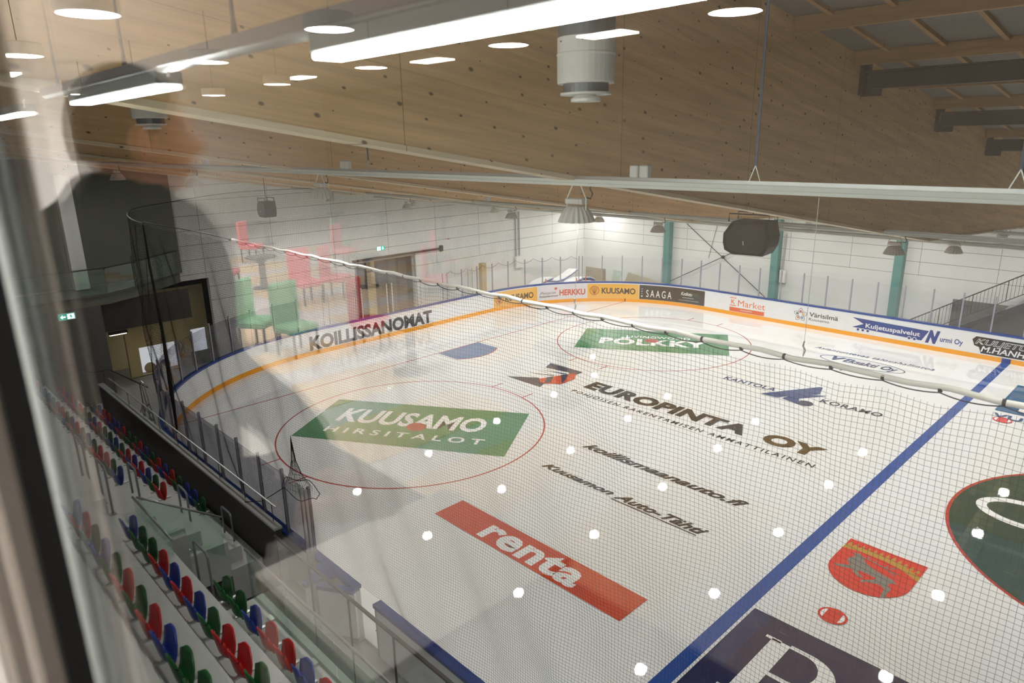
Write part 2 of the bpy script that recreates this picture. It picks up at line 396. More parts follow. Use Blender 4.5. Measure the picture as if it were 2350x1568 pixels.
# cross bracing between first and second column
t = thing('wall_bracing', 'thin dark steel cross bracing on the white far wall between the first two teal columns', 'bracing', (3.5, 17.15, 0))
build('brace_rod', MB().tube([(.25, 17.1, .6), (6.75, 17.1, 4.1)], .022, 6), 'steel_dark', t)
build('brace_rod', MB().tube([(1.2, 17.16, 4.25), (6.75, 17.16, .3)], .022, 6), 'steel_dark', t)
build('brace_disc', MB().tube([(3.75, 17.08, 2.48), (3.75, 17.2, 2.48)], .09, 12), 'steel_dark', t)
build('conduit', MB().tube([(3.2, 17.24, 4.3), (2.75, 17.24, 2.3)], .012, 5), 'steel_dark', t)

# ================================================================== ICE
t_ice = thing('ice_surface', 'white glossy rink ice painted with coloured lines and advertisements', 'ice rink', (10, 0, 0))
pts = []
s = -25.5
pts = [(30, -14), (4.5, -14)] + [path(s_) for s_ in [A4 * i / 24 for i in range(1, 24)]] + [path(A4), path(A4 + 11)] + [path(A4 + 11 + A4 * i / 24) for i in range(1, 24)] + [(4.5, 14), (30, 14)]
build('ice_sheet', MB().prism([(x, y, -.03) for x, y in pts], (0, 0, .03)), 'ice', t_ice)
zc = [.0015]
def nz(d=.0006):
    zc[0] += d; return zc[0]
def paint(name, mb, mat, parent=t_ice, label=None): return build(name, mb, mat, parent, label=label)
def flat(pts, z=None): z = z or nz(.0002); return MB().poly([(x, y, z) for x, y in pts])
def rect(x0, x1, y0, y1): return flat([(x0, y0), (x1, y0), (x1, y1), (x0, y1)])
paint('goal_line', rect(-.025, .025, -12.7, 12.7), 'ice_red')
paint('blue_line', rect(18.58, 18.88, -14, 14), 'ice_blue')
for cy in (-7, 7):
    c = paint('faceoff_circle', MB().ring((6, cy), 4.475, 4.525, 96, z=nz(.0001)), 'ice_red')
    for sx in (-.85, .85):
        for sy in (-1, 1):
            y0 = cy + sy * 4.42; paint('hash_mark', rect(6 + sx - .025, 6 + sx + .025, min(y0, y0 + sy * .6), max(y0, y0 + sy * .6)), 'ice_red', c)
paint('goal_crease', flat([(.03, -1.22), (1.37, -1.22)] + [(1.83 * cos(a), 1.83 * sin(a)) for a in [radians(-41.7 + 83.4 * i / 14) for i in range(15)]] + [(1.37, 1.22), (.03, 1.22)]), 'ice_crease')
c = paint('crease_outline', MB().ring((0, 0), 1.81, 1.86, 20, radians(-41.8), radians(41.8), nz()), 'ice_red')
c = paint('centre_disc', MB().add(*(lambda n: ([(25 + 4.5 * cos(2 * pi * k / n), 4.5 * sin(2 * pi * k / n), .0022) for k in range(n)], [tuple(range(n))]))(96)), 'ice_dark_green', label='dark green centre circle with a white letter')
paint('centre_ring', MB().ring((25, 0), 4.47, 4.55, 96, z=.0026), 'ice_red')
def ell(cx, cy, rx_, ry_, w, z, n=48, a0=0., a1=2 * pi):
    vs = []; fs = []
    for k in range(n + 1):
        a = a0 + (a1 - a0) * k / n
        vs += [(cx + rx_ * cos(a), cy + ry_ * sin(a), z), (cx + (rx_ - w) * cos(a), cy + (ry_ - w) * sin(a), z)]
    for k in range(n): fs.append((2 * k, 2 * k + 1, 2 * k + 3, 2 * k + 2))
    return MB().add(vs, fs)
paint('lettering', ell(22.05, .25, 1.1, .78, .24, .0034), 'ice_white', c)
def ice_text(txt, org, u, v, mat, parent, bold=.02, space=1., shear=0., base='cap'):
    z = nz(.0003); ox, oy = org
    return build('lettering', text_mb(txt, lambda a, b: (ox + u[0] * a + v[0] * b, oy + u[1] * a + v[1] * b, z), bold, space, shear, base), mat, parent)
def ang(o, l, h, deg):
    a = radians(deg); return o, (l * cos(a), l * sin(a)), (-h * sin(a), h * cos(a))
# green log-house advert in the near circle
c = paint('green_advert', flat([(1.92, -7.46), (8.18, -3.54), (10.06, -6.54), (3.76, -10.36)]), 'ice_green', label='green rectangular advert with white lettering in the near circle')
ice_text('KUUSAMO', *ang((3.62, -8.62), 5.35, 1.12, 31.8), 'ice_white', c, .03, 1.0)
ice_text('HIRSITALOT', *ang((4.14, -9.40), 5.62, .40, 31.8), 'ice_white', c, .02, 1.5)
zz = nz(); paint('lettering_dot', MB().add([(6.2 + .36 * cos(2 * pi * k / 24), -7.02 + .32 * sin(2 * pi * k / 24), zz) for k in range(24)], [tuple(range(24))]), 'ice_red', c)
# green timber advert in the far circle
c = paint('green_advert', flat([(2.25, 6.67), (8.12, 10.27), (9.88, 7.29), (3.96, 3.7)]), 'ice_green', label='green rectangular advert with white lettering in the far circle')
ice_text('PÖLKKY', *ang((4.35, 5.02), 4.95, .92, 32), 'ice_white', c, .045, 1.1)
ice_text('LIVINGWOOD', *ang((4.75, 6.65), 3.0, .36, 32), 'ice_white', c, .02, 1.1)
zz = nz(); paint('lettering_dot', MB().add([(6.0 + .34 * cos(2 * pi * k / 24), 6.95 + .30 * sin(2 * pi * k / 24), zz) for k in range(24)], [tuple(range(24))]), 'ice_red', c)
# orange rental advert
c = paint('orange_advert', flat([(11.2, -10.12), (17.22, -10.12), (17.22, -9.16), (11.2, -9.16)]), 'ice_orange', label='long orange advert strip with white lettering')
ice_text('renta', (12.72, -9.98), (3.1, 0), (0, .80), 'ice_white', c, .035, 1.05)
# black text adverts
def word(name, txts, mat):
    c = None
    for a in txts:
        c0 = ice_text(*a[:4], a[4] if len(a) > 4 and isinstance(a[4], str) else mat, c or t_ice, *a[5:])
        if c is None: c = c0; w = WL[c.name]; c.name = name; WL[c.name] = w
    return c
word('black_wordmark', [('EUROPINTA', (7.78, -.10), (6.72, 0), (0, .74), 'ice_black', .055, 1.05), ('OY', (15.05, -.10), (1.88, 0), (0, .74), 'ice_brown', .055, 1.05),
      ('POHJOISEN RAKENTAMISEN AMMATTILAINEN', (7.74, -.84), (9.34, 0), (0, .25), 'ice_black', .008, 1.35)], 'ice_black')
word('black_wordmark', [('koillismaanauto.fi', (11.3, -4.34), (5.5, 0), (0, .36), 'ice_black', .03, 1.0, .45)], 'ice_black')
word('black_wordmark', [('Kuusamon', (11.3, -6.2), (2.6, 0), (0, .28), 'ice_black', .03, 1.0, .45), ('Auto-Tähti', (14.0, -6.22), (2.75, 0), (0, .32), 'ice_black', .03, 1.0, .45)], 'ice_black')
paint('underline', rect(14.0, 16.62, -6.33, -6.295), 'ice_black')
word('blue_wordmark', [('KANTOLA', (11.22, 4.4), (2.12, 0), (0, .36), 'ice_text_blue', .02, 1.1), ('KORAMO', (15.02, 4.46), (2.1, 0), (0, .36), 'ice_slate', .02, 1.1)], 'ice_text_blue')
c = paint('angular_mark', flat([(13.1, 3.85), (13.75, 3.85), (14.2, 4.72), (14.25, 4.5), (14.72, 5.26), (14.52, 6.0), (14.4, 6.0)]), 'ice_text_blue', label='slanted blue angular mark')
paint('mark_wedge', flat([(14.05, 4.62), (15.02, 5.27), (14.36, 4.28), (14.62, 3.72), (13.9, 3.9)]), 'ice_text_blue', c)
zz = nz(); paint('mark_dot', MB().add([(14.73 + .27 * cos(2 * pi * k / 24), 3.98 + .27 * sin(2 * pi * k / 24), zz) for k in range(24)], [tuple(range(24))]), 'ice_slate', c)
c = paint('oval_mark', ell(14.45, 9.96, 1.7, .62, .035, nz(.0003)), 'ice_text_blue', label='thin blue oval around a company name')
ice_text('Asiantuntevaa taloushallintoa', (12.05, 10.96), (4.85, 0), (0, .3), 'ice_text_blue', c, .008, 1.1, .3)
ice_text('Eksakti Oy', (13.75, 9.78), (2.1, 0), (0, .5), 'ice_text_blue', c, .02, 1.0, .2)
ice_text('V', (13.2, 9.78), (.55, 0), (0, .5), 'ice_text_blue', c, .05, 1.0, .2)
ice_text('www.kpeksakti.fi', (12.8, 8.62), (3.45, 0), (0, .36), 'ice_text_blue', c, .012, 1.1, .3)
# striped emblem before the black wordmark
c = paint('striped_emblem', flat([(5.05, .62), (4.8, 1.2), (6.62, 1.2), (6.62, .62), (6.38, .62), (6.2, .8)]), 'ice_slate', label='slate and orange striped emblem')
paint('emblem_foot', flat([(4.68, -1.28), (6.55, -1.28), (6.35, -.75), (5.75, -.55)]), 'ice_slate', c)
paint('emblem_field', flat([(5.85, -.62), (6.5, .92), (6.72, .62), (6.95, .3), (6.93, -.5), (6.45, -.85), (6.2, -.9)]), 'ice_orange', c)
paint('emblem_stripe', flat([(6.2, .32), (6.36, .62), (6.75, -.02), (6.93, -.42), (6.6, -.1)]), 'ice_slate', c)
paint('emblem_stripe', flat([(5.98, -.3), (6.08, .0), (6.5, -.6), (6.38, -.88), (6.2, -.6)]), 'ice_slate', c)
paint('emblem_stripe', flat([(4.95, .2), (6.25, .52), (6.3, .62)]), 'ice_slate', c)
paint('emblem_stripe', flat([(4.8, -.42), (6.0, .02), (6.05, .12)]), 'ice_slate', c)
# red coat of arms
sh = [(19.33, -3.86), (21.0, -3.88), (21.0, -4.85)] + [(20.165 + .835 * cos(a), -5.0 + .86 * sin(a)) for a in [radians(0 - 180 * i / 18) for i in range(1, 18)]] + [(19.33, -4.85)]
c = paint('coat_of_arms', flat(sh), 'ice_arms_red', label='red town coat of arms with a grey reindeer')
paint('gold_band', flat([(19.33, -4.18), (19.75, -4.12), (20.2, -4.13), (20.6, -4.2), (21.0, -4.4), (21.0, -4.62), (20.6, -4.38), (20.2, -4.29), (19.75, -4.28), (19.33, -4.36)]), 'ice_gold', c)
mb = MB(); zz = nz()
for i in range(12):
    x = 19.41 + i * .135; y = -4.16 if i < 8 else -4.16 - (i - 7) * .035
    mb.poly([(x - .055, y, zz), (x + .055, y, zz), (x + .01, y + .2, zz)])
paint('spruce_row', mb, 'ice_gold', c)
deer = [(19.62, -4.42), (19.74, -4.38), (19.86, -4.50), (19.95, -4.66), (20.15, -4.78), (20.45, -4.88), (20.62, -4.92), (20.72, -5.02), (20.62, -5.06), (20.60, -5.16), (20.70, -5.30), (20.68, -5.5), (20.72, -5.66), (20.62, -5.70), (20.60, -5.52), (20.58, -5.36), (20.44, -5.28), (20.22, -5.38), (20.14, -5.48), (20.12, -5.38), (20.3, -5.2), (20.34, -5.1), (20.12, -5.06), (19.94, -5.06), (19.98, -5.16), (20.12, -5.26), (20.08, -5.32), (19.88, -5.2), (19.84, -5.1), (19.5, -5.22), (19.46, -5.16), (19.74, -4.98), (19.62, -4.86), (19.6, -4.7), (19.68, -4.58)]
zz = nz(); me = MB().poly([(x, y, zz) for x, y in deer]); paint('reindeer', me, 'ice_grey', c)
mb = MB(); zz = nz()
def stroke(mb, pts, w, z):
    for (a, b) in zip(pts, pts[1:]):
        d = Vector((b[0] - a[0], b[1] - a[1])); n = Vector((-d.y, d.x)).normalized() * w / 2
        mb.poly([(a[0] - n.x, a[1] - n.y, z), (b[0] - n.x, b[1] - n.y, z), (b[0] + n.x, b[1] + n.y, z), (a[0] + n.x, a[1] + n.y, z)])
stroke(mb, [(19.84, -4.46), (20.05, -4.5), (20.28, -4.56), (20.44, -4.52), (20.52, -4.4)], .035, zz)
stroke(mb, [(20.28, -4.56), (20.46, -4.64), (20.64, -4.62)], .035, zz); stroke(mb, [(20.44, -4.62), (20.58, -4.74)], .025, zz)
stroke(mb, [(19.95, -4.48), (19.92, -4.36)], .025, zz); stroke(mb, [(20.1, -4.5), (20.12, -4.42)], .025, zz); stroke(mb, [(20.36, -4.54), (20.34, -4.44)], .025, zz)
paint('antlers', mb, 'ice_grey', c)
for (bx, by, lab) in ((20.17, -6.99, 'red oval ball mark with two white windows, near the coat of arms'), (20.11, 6.92, 'red oval ball mark beside the petrol blue advert')):
    zz = nz(); a0 = radians(28)
    def ov(cx, cy, r1, r2, n=32): return [(cx + r1 * cos(2 * pi * k / n), cy + r2 * sin(2 * pi * k / n), zz) for k in range(n)]
    c = paint('oval_ball', MB().poly(ov(bx, by, .28, .26)), 'ice_arms_red', label=lab)
    for sx in (-1, 1):
        zz2 = nz(.0003); paint('ball_window', MB().poly([(bx + sx * .13 + sx * .1 * cos(a), by + .16 * sin(a), zz2) for a in [radians(-80 + 16 * i) for i in range(11)]]), 'ice_white', c)
# navy advert at the bottom
c = paint('navy_advert', rect(18.95, 24.2, -10.9, -7.86), 'ice_navy', label='large navy advert with a white serif letter')
z = nz()
mb = MB()
mb.poly([(19.50, -8.42, z), (19.80, -8.42, z), (19.80, -8.50, z), (19.50, -8.50, z)]).poly([(19.62, -8.45, z), (19.98, -8.45, z), (19.98, -10.2, z), (19.62, -10.2, z)])
mb.poly([(19.98, -8.40, z), (20.35, -8.40, z), (20.35, -8.50, z), (19.98, -8.50, z)])
mb2 = []
N = 18
vs = []; fs = []
for k in range(N + 1):
    a = radians(90 - 180 * k / N)
    vs += [(20.35 + .62 * cos(a), -8.92 + .52 * sin(a), z), (20.33 + .32 * cos(a), -8.92 + .41 * sin(a), z)]
for k in range(N): fs.append((2 * k, 2 * k + 2, 2 * k + 3, 2 * k + 1))
mb.add(vs, fs); mb.poly([(19.98, -9.34, z), (20.35, -9.34, z), (20.35, -9.44, z), (19.98, -9.44, z)])
mb.poly([(19.45, -10.2, z), (20.2, -10.2, z), (20.2, -10.3, z), (19.45, -10.3, z)])
paint('lettering', mb, 'ice_white', c)
ice_text('uiste', (21.15, -10.2), (2.7, 0), (0, 1.3), 'ice_white', c, .01)
c = paint('petrol_advert', rect(19.7, 24.0, 7.8, 11.2), 'ice_petrol', label='petrol blue advert beyond the safety net')
ice_text('E', (20.3, 8.1), (1.0, 0), (0, 1.2), 'ice_white', c, .03)
ice_text('VUOKRAUS', (19.75, 7.1), (3.4, 0), (0, .4), 'ice_text_blue', c, .02)

# ================================================================== BOARDS
G0, G1 = 13.95, 14.62        # gate opening on the near side, in X
tb = thing('rink_boards', 'white rink boards with blue cap and yellow kick plate running round the far end', 'rink boards', (-4, 0, 0))
SN = 4.5 - G0
mb = MB(); strip(mb, SN, SMAX, 0, 1.12, 0, .09); build('board_panel', mb, 'board_white', tb)
mb = MB(); strip(mb, SN, SMAX, 1.12, 1.2, -.03, .15); build('cap_rail', mb, 'cap_blue', tb)
mb = MB(); strip(mb, SN, SMAX, 0.001, .2, -.006, .0); build('kick_plate', mb, 'kick_yellow', tb)
sb = 2 * A4 + 11 + 18.73 - 4.5
mb = MB(); strip(mb, sb - .16, sb + .16, 0.002, .2, -.009, -.004); build('blue_line_stripe', mb, 'cap_blue', tb)
mb = MB(); strip(mb, 33.0, 33.05, 0.002, .2, -.009, -.004); build('goal_line_stripe', mb, 'ad_ink', tb)
def board_pt(s, z, off=-.005): x, y = path(s, off); return (x, y, z)
def ad_panel(s0, s1, mat, label, z0=.21, z1=1.05):
    mb = MB(); strip(mb, s0, s1, z0, z1, -.003, -.0005); return build('advert_panel', mb, mat, tb, label=label)
def ad_text(txt, s0, s1, z0, h, mat, parent, bold=.02, space=1., shear=0., base='cap', off=-.006):
    return build('lettering', text_mb(txt, lambda a, b: board_pt(s0 + (s1 - s0) * a, z0 + h * b, off), bold, space, shear, base), mat, parent)
def ad_poly(name, pts, mat, parent, off=-.006): return build(name, MB().poly([board_pt(s, z, off) for s, z in pts]), mat, parent)
def ad_disc(name, s, z, r, mat, parent, off=-.007, n=20): return ad_poly(name, [(s + r * cos(2 * pi * k / n), z + r * sin(2 * pi * k / n)) for k in range(n)], mat, parent, off)
p = ad_panel(13.2, 20.8, 'board_white', 'white advert with large black newspaper name', .22, 1.05)
ad_text('KOILLISSANOMAT', 13.42, 20.42, .27, .6, 'ad_ink', p, .045, 1.0)
def shell(s, z, r, p):
    pts = [(s - r * .35, z - r)] + [(s + r * 1.05 * cos(a) * (1 + .05 * cos(14 * a)), z + r * sin(a)) for a in [radians(215 - 250 * i / 40) for i in range(41)]] + [(s + r * .35, z - r)]
    o = ad_poly('shell_emblem', pts, 'ad_brown', p); o['label'] = 'scallop shell emblem'
    pts = [(s - r * .28, z - r * .88)] + [(s + r * .92 * cos(a), z + r * .87 * sin(a)) for a in [radians(213 - 246 * i / 30) for i in range(31)]] + [(s + r * .28, z - r * .88)]
    ad_poly('shell_face', pts, 'ad_gold', o, -.009)
    mb = MB()
    for a in range(-60, 61, 20):
        e = (s + r * .85 * sin(radians(a)), z + r * .82 * cos(radians(a))); q = (s + r * .1 * sin(radians(a)), z - r * .75)
        d = Vector((e[0] - q[0], e[1] - q[1])); n = Vector((-d.y, d.x)).normalized() * .012
        mb.poly([board_pt(q[0] - n.x, q[1] - n.y, -.012), board_pt(e[0] - n.x, e[1] - n.y, -.012), board_pt(e[0] + n.x, e[1] + n.y, -.012), board_pt(q[0] + n.x, q[1] + n.y, -.012)])
    build('shell_ribs', mb, 'ad_brown', o)
p = ad_panel(24.8, 27.75, 'ad_yellow', 'yellow fuel advert left of the white food advert')
shell(25.2, .62, .27, p); ad_text('KUUSAMO', 25.62, 27.5, .45, .33, 'ad_grey_ink', p, .03)
p = ad_panel(27.78, 30.78, 'ad_lilac', 'pale advert with brown food lettering')
ad_text('HERKKU', 29.12, 30.68, .44, .33, 'ad_red', p, .035); ad_text('Pietarin', 27.9, 28.9, .55, .16, 'ad_ink', p, 0, 1, .5)
ad_text('hetajalammen', 27.86, 29.05, .38, .13, 'ad_ink', p, .01, 1, .5); ad_disc('berry_dot', 28.9, .86, .08, 'ad_red', p)
p = ad_panel(30.8, 33.82, 'ad_yellow', 'yellow fuel advert left of the dark adverts')
shell(31.22, .66, .27, p); ad_text('KUUSAMO', 31.65, 33.62, .48, .33, 'ad_grey_ink', p, .03)
p = ad_panel(33.85, 37.76, 'ad_dark', 'dark advert panel with white hotel and rental lettering')
ad_text('SAAGA', 34.25, 35.75, .36, .42, 'ad_white', p, .005, 1.5); ad_text('Kotikatu', 36.3, 37.0, .66, .2, 'ad_white', p, .01, .9, .4)
ad_text('365', 37.02, 37.35, .66, .2, 'ad_green', p, .0); ad_text('HOTELLIMAISTA', 36.4, 37.1, .50, .06, 'ad_white', p, 0); ad_text('asumista ja majoitusta kotikatu365.fi', 36.2, 37.4, .36, .05, 'ad_white', p, 0)
mb = MB()
for i, ch in enumerate('IVKL'):
    q = text_mb(ch, lambda a, b, i=i: board_pt(34.0 - .08 * b + .04, .35 + i * .15 + .08 * a, -.006), 0); mb.add(q.v, q.f)
build('lettering', mb, 'ad_white', p)
p = ad_panel(39.15, 41.4, 'board_white', 'white supermarket advert with orange lettering', .215, 1.05)
ad_text('Market', 39.78, 41.3, .54, .34, 'ad_orange', p, -.004); ad_text('K', 39.38, 39.6, .62, .24, 'ad_orange', p, .01)
ad_poly('bar', [(39.3, .52), (39.66, .52), (39.66, .56), (39.3, .56)], 'ad_orange', p); ad_poly('bar', [(39.3, .93), (39.66, .93), (39.66, .97), (39.3, .97)], 'ad_orange', p)
o = ad_poly('orange_band', [(39.3, .22), (41.28, .22), (41.28, .44), (39.3, .44)], 'ad_orange', p); ad_text('KUUSAMO', 39.95, 40.6, .29, .1, 'ad_white', p, .0, 1.1, off=-.01)
p = ad_panel(42.4, 45.35, 'board_white', 'white paint shop advert with a five petal flower', .215, 1.05)
for i, m_ in enumerate(('ad_red', 'ad_gold', 'ad_cyan', 'ad_orange', 'ad_green')):
    a = radians(90 - 72 * i); cx, cz_ = 43.18 + .2 * cos(a), .63 + .2 * sin(a)
    tip = (cx + .16 * cos(a), cz_ + .16 * sin(a)); pts = [tip] + [(cx + .11 * cos(a + b), cz_ + .11 * sin(a + b)) for b in [radians(60 + 24 * k) for k in range(11)]]
    ad_poly('petal', pts, 'ad_ink', p); pts2 = [(cx + .13 * cos(a), cz_ + .13 * sin(a))] + [(cx + .09 * cos(a + b), cz_ + .09 * sin(a + b)) for b in [radians(60 + 24 * k) for k in range(11)]]
    ad_poly('petal_face', pts2, 'board_white', p, -.009); ad_disc('petal_dot', cx - .02 * cos(a), cz_ - .02 * sin(a), .055, m_, p, -.012)
ad_text('Värisilmä', 43.62, 45.02, .62, .22, 'ad_ink', p, .012); ad_text('Kuusamo', 43.62, 44.62, .42, .14, 'ad_ink', p, .0)
p = ad_panel(45.6, 50.4, 'board_white', 'white haulage advert with a blue truck shaped banner', .215, 1.05)
o = ad_poly('truck_banner', [(45.68, .93), (48.95, .84), (48.7, .36), (45.7, .46), (46.2, .68)], 'ad_blue', p)
ad_text('Kuljetuspalvelut', 46.3, 48.62, .53, .2, 'ad_white', p, .02, off=-.01)
for s_ in (45.98, 46.2, 46.42, 48.2, 48.42): ad_disc('wheel', s_, .38, .085, 'ad_white', p, -.009); ad_disc('wheel_hub', s_, .38, .06, 'ad_blue', p, -.012)
ad_text('N', 48.85, 49.4, .36, .5, 'ad_blue', p, .08, 1, .35); ad_text('urmi Oy', 49.42, 50.3, .46, .22, 'ad_blue', p, .02)
p = ad_panel(50.5, 54.5, 'board_white', 'white advert with outlined black and white haulier name', .215, 1.05)
ad_poly('black_backing', [(50.72, .55), (50.62, .8), (50.75, .95), (54.3, .93), (54.3, .25), (51.0, .25), (50.9, .5)], 'ad_black', p)
ad_text('KULJETUSLIIKE', 50.74, 53.9, .64, .22, 'ad_white', p, .03, 1, .3, off=-.009); ad_text('KULJETUSLIIKE', 50.76, 53.88, .65, .2, 'ad_black', p, -.008, 1, .3, off=-.012)
ad_text('M.HANHELA', 50.98, 53.2, .33, .24, 'ad_white', p, .02, 1, .2, off=-.009)
# near boards right of the gate
tn = thing('bench_side_boards', 'white boards with blue cap right of the open gate, at the bottom of the picture', 'rink boards', (G1, -14, 0))
build('board_panel', B(G1, 30, -14.09, -14, 0, 1.12), 'board_white', tn); build('cap_rail', B(G1, 30, -14.15, -13.97, 1.12, 1.2), 'cap_blue', tn)
build('kick_plate', B(G1, 30, -14.0, -13.994, 0.001, .2), 'kick_yellow', tn); build('end_post', B(G1 - .03, G1 + .0, -14.1, -14, 0, 1.12), 'steel_grey', tn)
build('latch', MB().tube([(G1 - .03, -14.05, .55), (G1 - .12, -14.05, .5)], .015, 6), 'steel_dark', tn)
tg = thing('bench_gate', 'white gate leaf with blue cap swung open towards the players bench', 'gate', (G0, -14.1, 0))
d = Vector((-.66, -.40, 0)); n = Vector((.4, -.66, 0)).normalized() * .07; o = Vector((G0 + .04, -14.12, .12))
mb = MB(); mb.prism([o, o + d, o + d + n, o + n], (0, 0, 1.0)); build('leaf', mb, 'board_white', tg)
n2 = n * 1.9; mb = MB(); o2 = o - n * .4; mb.prism([o2 + Vector((0, 0, 1)), o2 + d + Vector((0, 0, 1)), o2 + d + n2 + Vector((0, 0, 1)), o2 + n2 + Vector((0, 0, 1))], (0, 0, .08)); build('cap', mb, 'cap_blue', tg)
build('hinge_post', B(G0 - .02, G0 + .04, -14.14, -14.02, 0, 1.12), 'galvanised', tg)
tp = thing('bench_partition', 'white partition with blue triangular cap between the benches', 'partition', (12.9, -14.5, 0))
mb = MB(); mb.prism([(12.86, -14.16, 0), (13.12, -14.72, 0), (13.17, -14.70, 0), (12.92, -14.16, 0)], (0, 0, 1.12)); build('panel', mb, 'board_white', tp)
mb = MB(); mb.prism([(12.7, -14.155, 1.12), (13.3, -14.155, 1.12), (13.2, -14.5, 1.12), (13.19, -14.74, 1.12), (13.08, -14.74, 1.12)], (0, 0, .07)); build('cap', mb, 'cap_blue', tp)
o = build('bench_floor_mat', B(13.2, 16.2, -15.9, -14.95, -.03, .03), 'concrete_light'); tag(o, 'pale rubber mat on the floor in front of the open gate', 'floor mat')
# shield glass with posts
def shield(s0, s1, label, cat='shield glass', skip=None, pm='shield_glass'):
    t = thing('shield_glass', label, cat, (*path((s0 + s1) / 2, .06), 1.2))
    n = int(round((s1 - s0) / 1.148))
    for i in range(n + 1):
        s = s0 + (s1 - s0) * i / n; x, y = path(s, .06); x2, y2 = path(s + .01, .06); a = atan2(y2 - y, x2 - x)
        mb = MB(); mb.box(x - .027, x + .027, y - .03, y + .03, 1.201, 2.72, rot=rz(a), piv=(x, y, 0)); build('post', mb, 'post_violet', t)
    for i in range(n):
        a, b = s0 + (s1 - s0) * i / n + .03, s0 + (s1 - s0) * (i + 1) / n - .03
        if skip and i in skip: continue
        mb = MB(); strip(mb, a, b, 1.205, 2.62, .054, .066, .6); build('pane', mb, pm, t)
    return t
shield(-7.85, 13.0, 'clear shield glass with violet grey posts along the near boards and near corner', pm='shield_glass_grey')
shield(22.6, 30.3, 'clear shield glass with grey posts behind the end boards right of the doorway')
t = thing('shield_glass', 'clear shield glass with pairs of bright posts in front of the dark doorway', 'shield glass', (*path(18.7, .06), 1.2))
for i in range(6):
    for ds in (-.15, .15):
        s = 15.3 + 1.75 * i - .85 + ds; s = s + .0; x, y = path(s, .06); build('post', B(x - .022, x + .022, y - .022, y + .022, 1.201, 2.68), 'galvanised', t)
    a = 15.3 + 1.75 * i - .68
    if i < 5: mb = MB(); strip(mb, a, a + 1.4, 1.205, 2.62, .054, .066, .6); build('pane', mb, 'shield_glass', t)
shield(30.5, 55.8, 'clear shield glass with lilac posts round the far corner and far side')
t = thing('shield_top_cord', 'thin dark cord sagging between the posts above the end shield glass', 'cord', (-4, 0, 2.7))
pts = []
for i in range(0, 151):
    s = 21.5 + (30.2 - 21.5) * i / 150; f = (s / 1.148) % 1; x, y = path(s, .06); pts.append((x, y, 2.72 - .22 * 4 * f * (1 - f)))
build('cord', MB().tube(pts, .009, 4), 'cord_black', t)
# ================================================================== LIGHT RAILS AND HIGH BAY LAMPS
ROWS = [(-13.95, 8.90), (-4.3, 7.36), (.1, 6.66), (5.0, 6.4), (9.8, 6.1), (13.7, 5.84)]
DROP = (.42, .42, .24, .3, .3, .3)
rowname = ('the nearest rail', 'the second rail', 'the third rail', 'the fourth rail', 'the fifth rail', 'the farthest rail')
LX = [19.56, 13.8, 8.25, 2.65, -2.95, 25.0]
colname = ('at the blue line', 'first left of the blue line', 'above the end zone', 'above the goal area', 'by the end wall', 'right of the blue line', 'second right of the blue line')
def make_lamp():
    t = thing('high_bay_lamp', 'lamp', 'lamp', (0, 0, 0)); n = 40
    prof = [(.06, .17), (.10, .165), (.135, .13), (.17, .07), (.195, .01), (.197, .0), (.185, .0), (.15, .05)]
    vs = []; fs = []
    for r, z in prof:
        for k in range(n):
            q = r * (1.0 + (.045 if k % 2 else -.03) * (1 if .07 < r else 0)); vs.append((q * cos(2 * pi * k / n), q * sin(2 * pi * k / n), z))
    for i in range(len(prof) - 1):
        for k in range(n): fs.append((i * n + k, i * n + (k + 1) % n, (i + 1) * n + (k + 1) % n, (i + 1) * n + k))
    fs.append(tuple(range(n)))
    build('ribbed_reflector', MB().add(vs, fs), 'lamp_grey', t)
    build('driver_box', B(-.12, .12, -.06, .06, .19, .25, .008), 'lamp_grey', t)
    for sx in (-1, 1): build('hanging_strap', MB().tube([(sx * .13, 0, .03), (sx * .135, 0, .25), (sx * .04, 0, .42)], .008, 5), 'lamp_grey', t)
    build('cable', MB().tube([(.1, .03, .26), (.17, .03, .25), (.2, .03, .3), (.16, .03, .36), (.19, .02, .4)], .009, 5), 'cord_black', t)
    build('glowing_ring', MB().ring((0, 0), .065, .165, 24, z=.012), 'lamp_glow', t)
    mb = MB(); mb.lathe([(.05, .0), (.05, .03)], (0, 0, 0), 12); build('centre_hub', mb, 'lamp_grey', t)
    return t
lamp0 = make_lamp(); first = True
